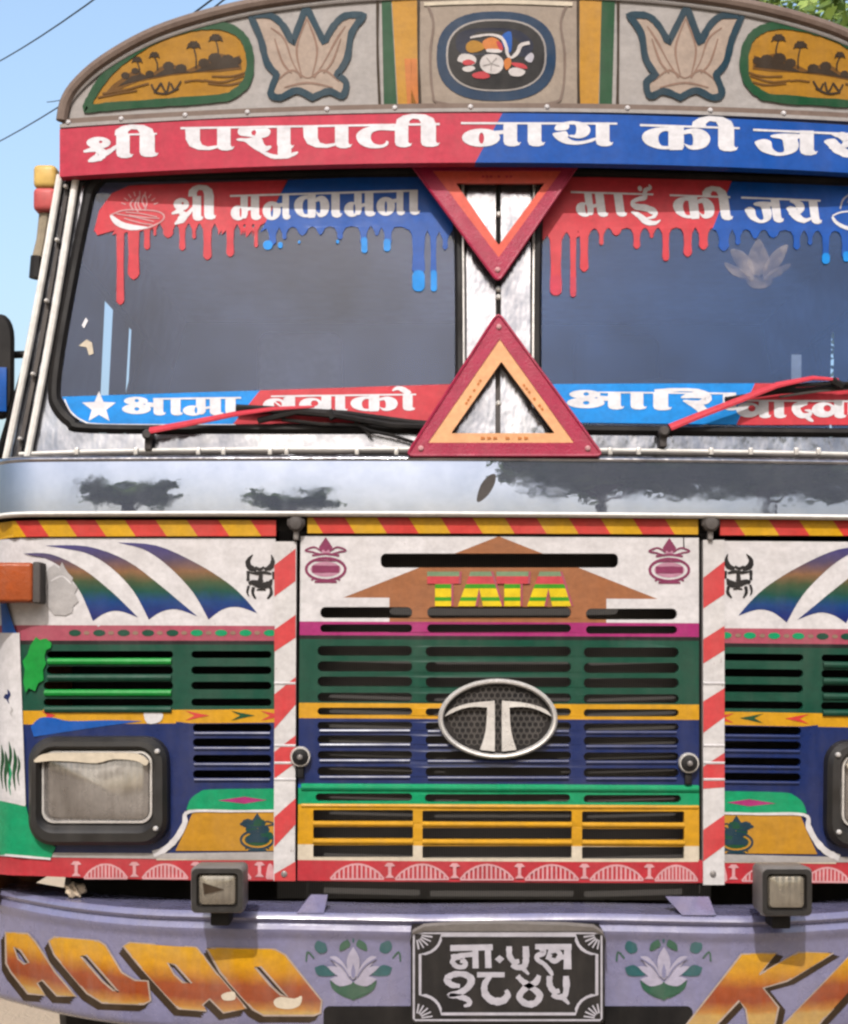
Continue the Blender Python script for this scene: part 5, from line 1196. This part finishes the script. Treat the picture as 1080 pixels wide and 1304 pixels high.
# --- cab shell, interior, cargo body, chassis, wheels
zs, zr = 1.775, 2.46
def side(X0, X1, Y0, Y1, holes, mt, nm, sg):
    mb = MB()
    return mb
for sg in (-1, 1):
    mb = MB(); xl = 1.16 * sg; xt = 0.985 * sg
    def sp(y, z):
        t = max(0, (z - zs) / (zr - zs)); return (xl + (xt - xl) * t, y, z)
    # lower door and wing
    mb.face([sp(.135, .72), sp(.135, zs), sp(1.75, zs), sp(1.75, .72)], 'body')
    mb.face([sp(.13, zs), sp(.21, zr), sp(.34, zr), sp(.34, zs)], 'rail')
    mb.face([sp(.34, 2.28), sp(.34, zr), sp(1.75, zr), sp(1.75, 2.28)], 'body')
    for q in ([(.34, zs + .002), (.34, 2.28), (.68, 2.28), (1.14, zs + .002)], [(1.24, zs + .002), (.78, 2.28), (1.0, 2.28), (1.48, zs + .002)], [(1.52, zs + .002), (1.03, 2.28), (1.75, 2.28), (1.75, zs + .002)]):
        mb.face([sp(*p_) for p_ in q], 'seat')
    part(mb, 'cab_side')
    mb = MB()
    for a, b in ((sp(.34, zs), sp(.34, 2.28)), (sp(1.215, zs), sp(1.215, 2.28)), (sp(.34, 2.28), sp(1.215, 2.28)), (sp(.34, zs), sp(1.215, zs))): mb.tube([a, b], .012, 'rubber', n=8)
    part(mb, 'door_window_frame')
mb = MB(); mb.box(-1.0, .12, zr - .012, 1.0, 1.78, zr + .04, 'body', .01); part(mb, 'cab_roof')
mb = MB(); mb.box(-1.1, 1.74, .75, 1.1, 1.78, zr, 'dark'); part(mb, 'cab_back_wall')
mb = MB(); mb.box(-1.1, .26, 1.30, 1.1, 1.74, 1.34, 'dark'); mb.box(-1.09, .135, 1.60, 1.09, .30, 1.70, 'rubber', .01); dash = part(mb, 'dashboard')
mb = MB(); cw = Vector((0.42, .48, 1.80)); pts = [cw + Vector((.22 * math.cos(2 * math.pi * k / 24), -.11 * math.sin(2 * math.pi * k / 24), .19 * math.sin(2 * math.pi * k / 24))) for k in range(25)]
mb.tube(pts, .013, 'rubber', n=8, caps=False); mb.tube([cw, cw + Vector((0, -.16, -.2))], .02, 'rubber'); mb.tube([pts[0], cw, pts[12]], .01, 'rubber'); part(mb, 'steering_wheel')
mb = MB(); v = V3(1014, 470, flat(.2)); mb.box(v.x - .012, .198, v.z - .04, v.x + .012, .202, v.z + .034, 'letter', .001); part(mb, 'white_card', 'small white card behind the right windscreen')  # thin white upright box behind the right pane
for x, mt in ((-.55, 'cloth'), (.42, 'seat')):
    mb = MB(); mb.box(x - .25, .75, 1.5, x + .25, 1.25, 1.62, 'seat', .04); mb.box(x - .24, 1.2, 1.6, x + .24, 1.32, 2.12, 'seat', .04); s_ = part(mb, 'cab_seat')
    mb = MB(); mb.box(x - .13, 1.17, 2.10, x + .13, 1.27, 2.30, mt, .04); part(mb, 'headrest', parent=s_)
mb = MB(); mb.box(-1.17, 1.95, 1.15, 1.17, 6.2, 2.74, 'wood', .01); cg = part(mb, 'cargo_body')
for k in range(7):
    mb = MB(); y = 2.2 + k * .62
    for s in (-1, 1): mb.box(s * 1.17 - .03, y - .04, 1.1, s * 1.17 + .03, y + .04, 2.76, 'crimson', .006)
    part(mb, 'cargo_rib', parent=cg)
mb = MB()
for s in (-1, 1): mb.box(s * .42 - .04, .26, .62, s * .42 + .04, 6.1, .84, 'rubber', .005)
for y in (.3, 1.9, 3.4, 5.6): mb.box(-.42, y, .66, .42, y + .08, .80, 'rubber', .005)
part(mb, 'chassis')
for y in (.85, 4.7):
    mb = MB(); mb.tube([(-.85, y, .5), (.85, y, .5)], .06, 'rubber', n=12); part(mb, 'axle')
    for s in (-1, 1):
        mb = MB(); mb.lathe([(-.13, .30), (-.13, .44), (-.10, .49), (-.05, .505), (.05, .505), (.10, .49), (.13, .44), (.13, .30)], (s * .95, y, .505), (1, 0, 0), 'rubber', 36); w_ = part(mb, 'wheel')
        mb = MB(); mb.lathe([(-.11, .30), (.02, .29), (.06, .17), (.13, .15), (.15, .08), (.15, .0)], (s * .95, y, .505), (s, 0, 0), 'crimson', 24); part(mb, 'rim', parent=w_)

# ------------------------------------------------------------------ warning triangles hung on the pillar
def tri(name, A, B, Cc, inn, mid, off, lbl, cols, marks):
    t_ = thing(name, lbl, 'warning triangle', group='warning triangles on the centre pillar')
    pt = V3((A[0] + B[0] + Cc[0]) / 3, (A[1] + B[1] + Cc[1]) / 3, SW, off); t_.location = pt
    def rnd(tr, r_):
        o = []
        for i in range(3):
            p, a, b = Vector(tr[i]), Vector(tr[i - 1]), Vector(tr[(i + 1) % 3])
            u = (a - p).normalized(); v = (b - p).normalized()
            for k in range(5):
                t = k / 4; q = (p + u * r_) * (1 - t) ** 2 + p * 2 * t * (1 - t) + (p + v * r_) * t ** 2; o.append((q.x, q.y))
        return o
    def bld(mb, nm): 
        for v in mb.v: v -= pt
        return mb.build(nm, t_)
    mb = MB(); mb.sheet(rnd((A, B, Cc), 9), SW, off, cols[0], holes=[rnd(mid, 1)], thick=0.012, step=0); rim = rnd((A, B, Cc), 9)
    mb.tube([V3(*q, SW, off) for q in rim] + [V3(*rim[0], SW, off)], .0035, cols[0], n=6, caps=False)
    for p in (A, B, Cc):
        c = Vector(((A[0] + B[0] + Cc[0]) / 3, (A[1] + B[1] + Cc[1]) / 3)); q = Vector(p) + (c - Vector(p)) * .15
        mb.lathe([(0, .006), (.003, .006), (.005, .003)], V3(q.x, q.y, SW, off), (0, -1, 0), 'palepink', 10)
    bld(mb, 'red_frame')
    mb = MB(); mb.sheet(rnd(mid, 1), SW, off - .002, cols[1], holes=[rnd(inn, 2)], thick=0.010, step=0); bld(mb, 'fluorescent_band')
    for (a, b) in marks:
        mb = MB(); n = 8
        for k in range(n):
            if k in (3, 5): continue
            x = a[0] + (b[0] - a[0]) * (k + .15) / n; y = a[1] + (b[1] - a[1]) * (k + .15) / n; x2 = a[0] + (b[0] - a[0]) * (k + .8) / n; y2 = a[1] + (b[1] - a[1]) * (k + .8) / n
            mb.pen([(x, y, 3.4), (x2, y2, 2.2)], SW, off - .0012, cols[2], n=1)
        bld(mb, 'printed_mark')
    for i, (px, py) in enumerate((( (A[0] + B[0]) / 2, (A[1] + B[1]) / 2), Cc)): pass
tri('warning_triangle', (519, 210), (739, 210), (633, 365), ((580, 240), (692, 240), (634, 318)), ((551, 225), (713, 225), (634, 334)), 0.040,
    'inverted red warning triangle tucked under the banner, point down', ('trired', 'triorange', 'crimson'), [((612, 232), (652, 232)), ((570, 250), (588, 276)), ((698, 250), (672, 284))])
tri('warning_triangle', (633, 405), (764, 584), (518, 584), ((637, 466), (704, 556), (574, 556)), ((635, 438), (728, 568), (545, 568)), 0.052,
    'upright red warning triangle with amber inner band, standing over the belt', ('trired', 'triamber', 'orange'), [((610, 562), (672, 562)), ((592, 520), (612, 488)), ((664, 494), (690, 528))])

# rag wedged above the bumper
mb = MB(); c = V3(82, 1134, flat(-0.0))
random.seed(3); vs = []
bm = bmesh.new(); bmesh.ops.create_icosphere(bm, subdivisions=3, radius=1)
for v in bm.verts:
    k = 0.8 + 0.35 * math.sin(5 * v.co.x + 2 * v.co.z) * math.cos(4 * v.co.y + 3 * v.co.x) + random.uniform(-.06, .06); v.co = Vector((v.co.x * .026 * k, v.co.y * .03 * k, v.co.z * .018 * k))
bm.verts.index_update(); bumpy = SB(c.x, 0)
mb.raw([v.co + Vector((0, 0, 0)) for v in bm.verts], [tuple(v.index for v in f.verts) for f in bm.faces], 'rag'); bm.free()
o = mb.build('rag'); o.location = (c.x, bumpy + 0.05, ztop + .018); tag(o, 'crumpled pale rag lying on the left end of the lilac bumper', 'rag')

# ------------------------------------------------------------------ trees, wires, pole
def leafmat(name, c1, c2):
    m, nt, b, out = new_mat(name); oi = node(nt, 'ShaderNodeNewGeometry')
    c = ramp(nt, oi.outputs['Random Per Island'], [(0.0, C(*c1)), (1.0, C(*c2))]); nt.links.new(c, b.inputs['Base Color']); b.inputs['Roughness'].default_value = 0.5
    tl_ = node(nt, 'ShaderNodeBsdfTranslucent'); nt.links.new(c, tl_.inputs[0]); ms = node(nt, 'ShaderNodeMixShader'); ms.inputs[0].default_value = 0.45
    nt.links.new(b.outputs[0], ms.inputs[1]); nt.links.new(tl_.outputs[0], ms.inputs[2]); nt.links.new(ms.outputs[0], out.inputs[0])
    MATS[name] = m
leafmat('leaf a', (52, 74, 34), (104, 122, 66)); leafmat('leaf b', (58, 82, 34), (128, 146, 70))
def tree(name, lbl, loc, h, cr_, n, lm, seed, lo=0.35, leaf=.11, group=None):
    rnd = random.Random(seed); t_ = thing(name, lbl, 'tree', loc, group)
    mb = MB(); ends = []
    top = Vector((rnd.uniform(-.4, .4), rnd.uniform(-.4, .4), h * .8))
    tr = [Vector((0, 0, -0.1)), Vector((.1, .05, h * .2)), Vector((-.05, .1, h * .45)), top]
    mb.tube([Vector(p) for p in cr([tuple(v) for v in tr], 4)], [h * .03 * (1 - .8 * k / 12) for k in range(13)], 'bark', n=9)
    for k in range(11):
        z = h * (lo - .08) + (h * .8 - h * lo) * k / 11; a = k * 2.4 + rnd.uniform(-.4, .4); L = cr_ * rnd.uniform(.6, 1.05)
        p0 = Vector((0, 0, z)); p1 = p0 + Vector((math.cos(a) * L * .5, math.sin(a) * L * .5, h * .10)); p2 = p0 + Vector((math.cos(a) * L, math.sin(a) * L, h * rnd.uniform(.06, .2)))
        mb.tube([p0, p1, p2], [h * .011, h * .007, h * .003], 'bark', n=6); ends += [p1, p2, (p1 + p2) / 2]
    mb.build('trunk', t_)
    mb = MB(); ends.append(top); vs, fs = [], []
    cl = [(e + Vector((rnd.gauss(0, .35), rnd.gauss(0, .35), rnd.gauss(.2, .3))) * cr_ * .35, cr_ * rnd.uniform(.16, .34)) for e in ends for _ in range(3)]
    for i in range(n):
        c, r_ = cl[i % len(cl)]; d = Vector((rnd.gauss(0, 1), rnd.gauss(0, 1), rnd.gauss(0, .8))).normalized() * r_ * rnd.random() ** .4
        p = c + d; u = Vector((rnd.gauss(0, 1), rnd.gauss(0, 1), rnd.gauss(0, .6))).normalized(); v = u.orthogonal().normalized(); s = leaf * rnd.uniform(.6, 1.3)
        k = len(vs); vs += [p - u * s, p + v * s * .45, p + u * s, p - v * s * .45]; fs.append((k, k + 1, k + 2, k + 3))
    mb.raw(vs, fs, lm); mb.build('crown', t_, weld=False)
tree('tree', 'leafy tree rising behind the upper right end of the arched visor board', (6.7, 14.0, 0), 11.2, 3.4, 22000, 'leaf b', 5, .45, .13)
tree('tree', 'tall spreading tree reflected in the right half of the chrome belt', (3.6, -20, 0), 9.0, 2.9, 5000, 'leaf a', 11, .60, .26)
tree('tree', 'second tree beside it reflected at the right end of the chrome belt', (8.2, -21, 0), 9.6, 3.3, 5000, 'leaf a', 12, .58, .26)
tree('tree', 'small tree reflected at the left end of the chrome belt', (-8.8, -21, 0), 7.0, 1.3, 1500, 'leaf a', 13, .68, .22)
tree('tree', 'slim young tree reflected left of the middle of the chrome belt', (-4.5, -22, 0), 6.2, 1.1, 900, 'leaf a', 14, .72, .22)
pole = MB(); pole.lathe([(0, .16), (9.5, .11), (9.5, .0)], (0, 0, 0), (0, 0, 1), 'bark', 12)
pole.box(-.9, -.06, 9.0, .9, .06, 9.12, 'bark')
pa = Vector((-16.0, 24.0, 0)); o = pole.build('utility_pole'); o.location = pa; tag(o, 'wooden utility pole carrying the wires left of the truck', 'utility pole')
def wire(p, q, lbl):
    mb = MB(); a, b = V3(*p, flat(24.0)), V3(*q, flat(5.0))
    n = 16; pts = [a.lerp(b, k / n) - Vector((0, 0, .25 * 4 * (k / n) * (1 - k / n))) for k in range(n + 1)]
    mb.tube([v - a for v in pts], .0075, 'rubber', n=6); o = mb.build('overhead_wire'); o.location = a; tag(o, lbl, 'wire', 'overhead wires left of the truck')
wire((-90, 112), (330, -165), 'thin overhead wire crossing the top left corner of the sky')
wire((-90, 215), (420, -115), 'thin overhead wire meeting the left end of the arched board')
wire((60, 130), (420, -112), 'short visible overhead wire just above the arched board')
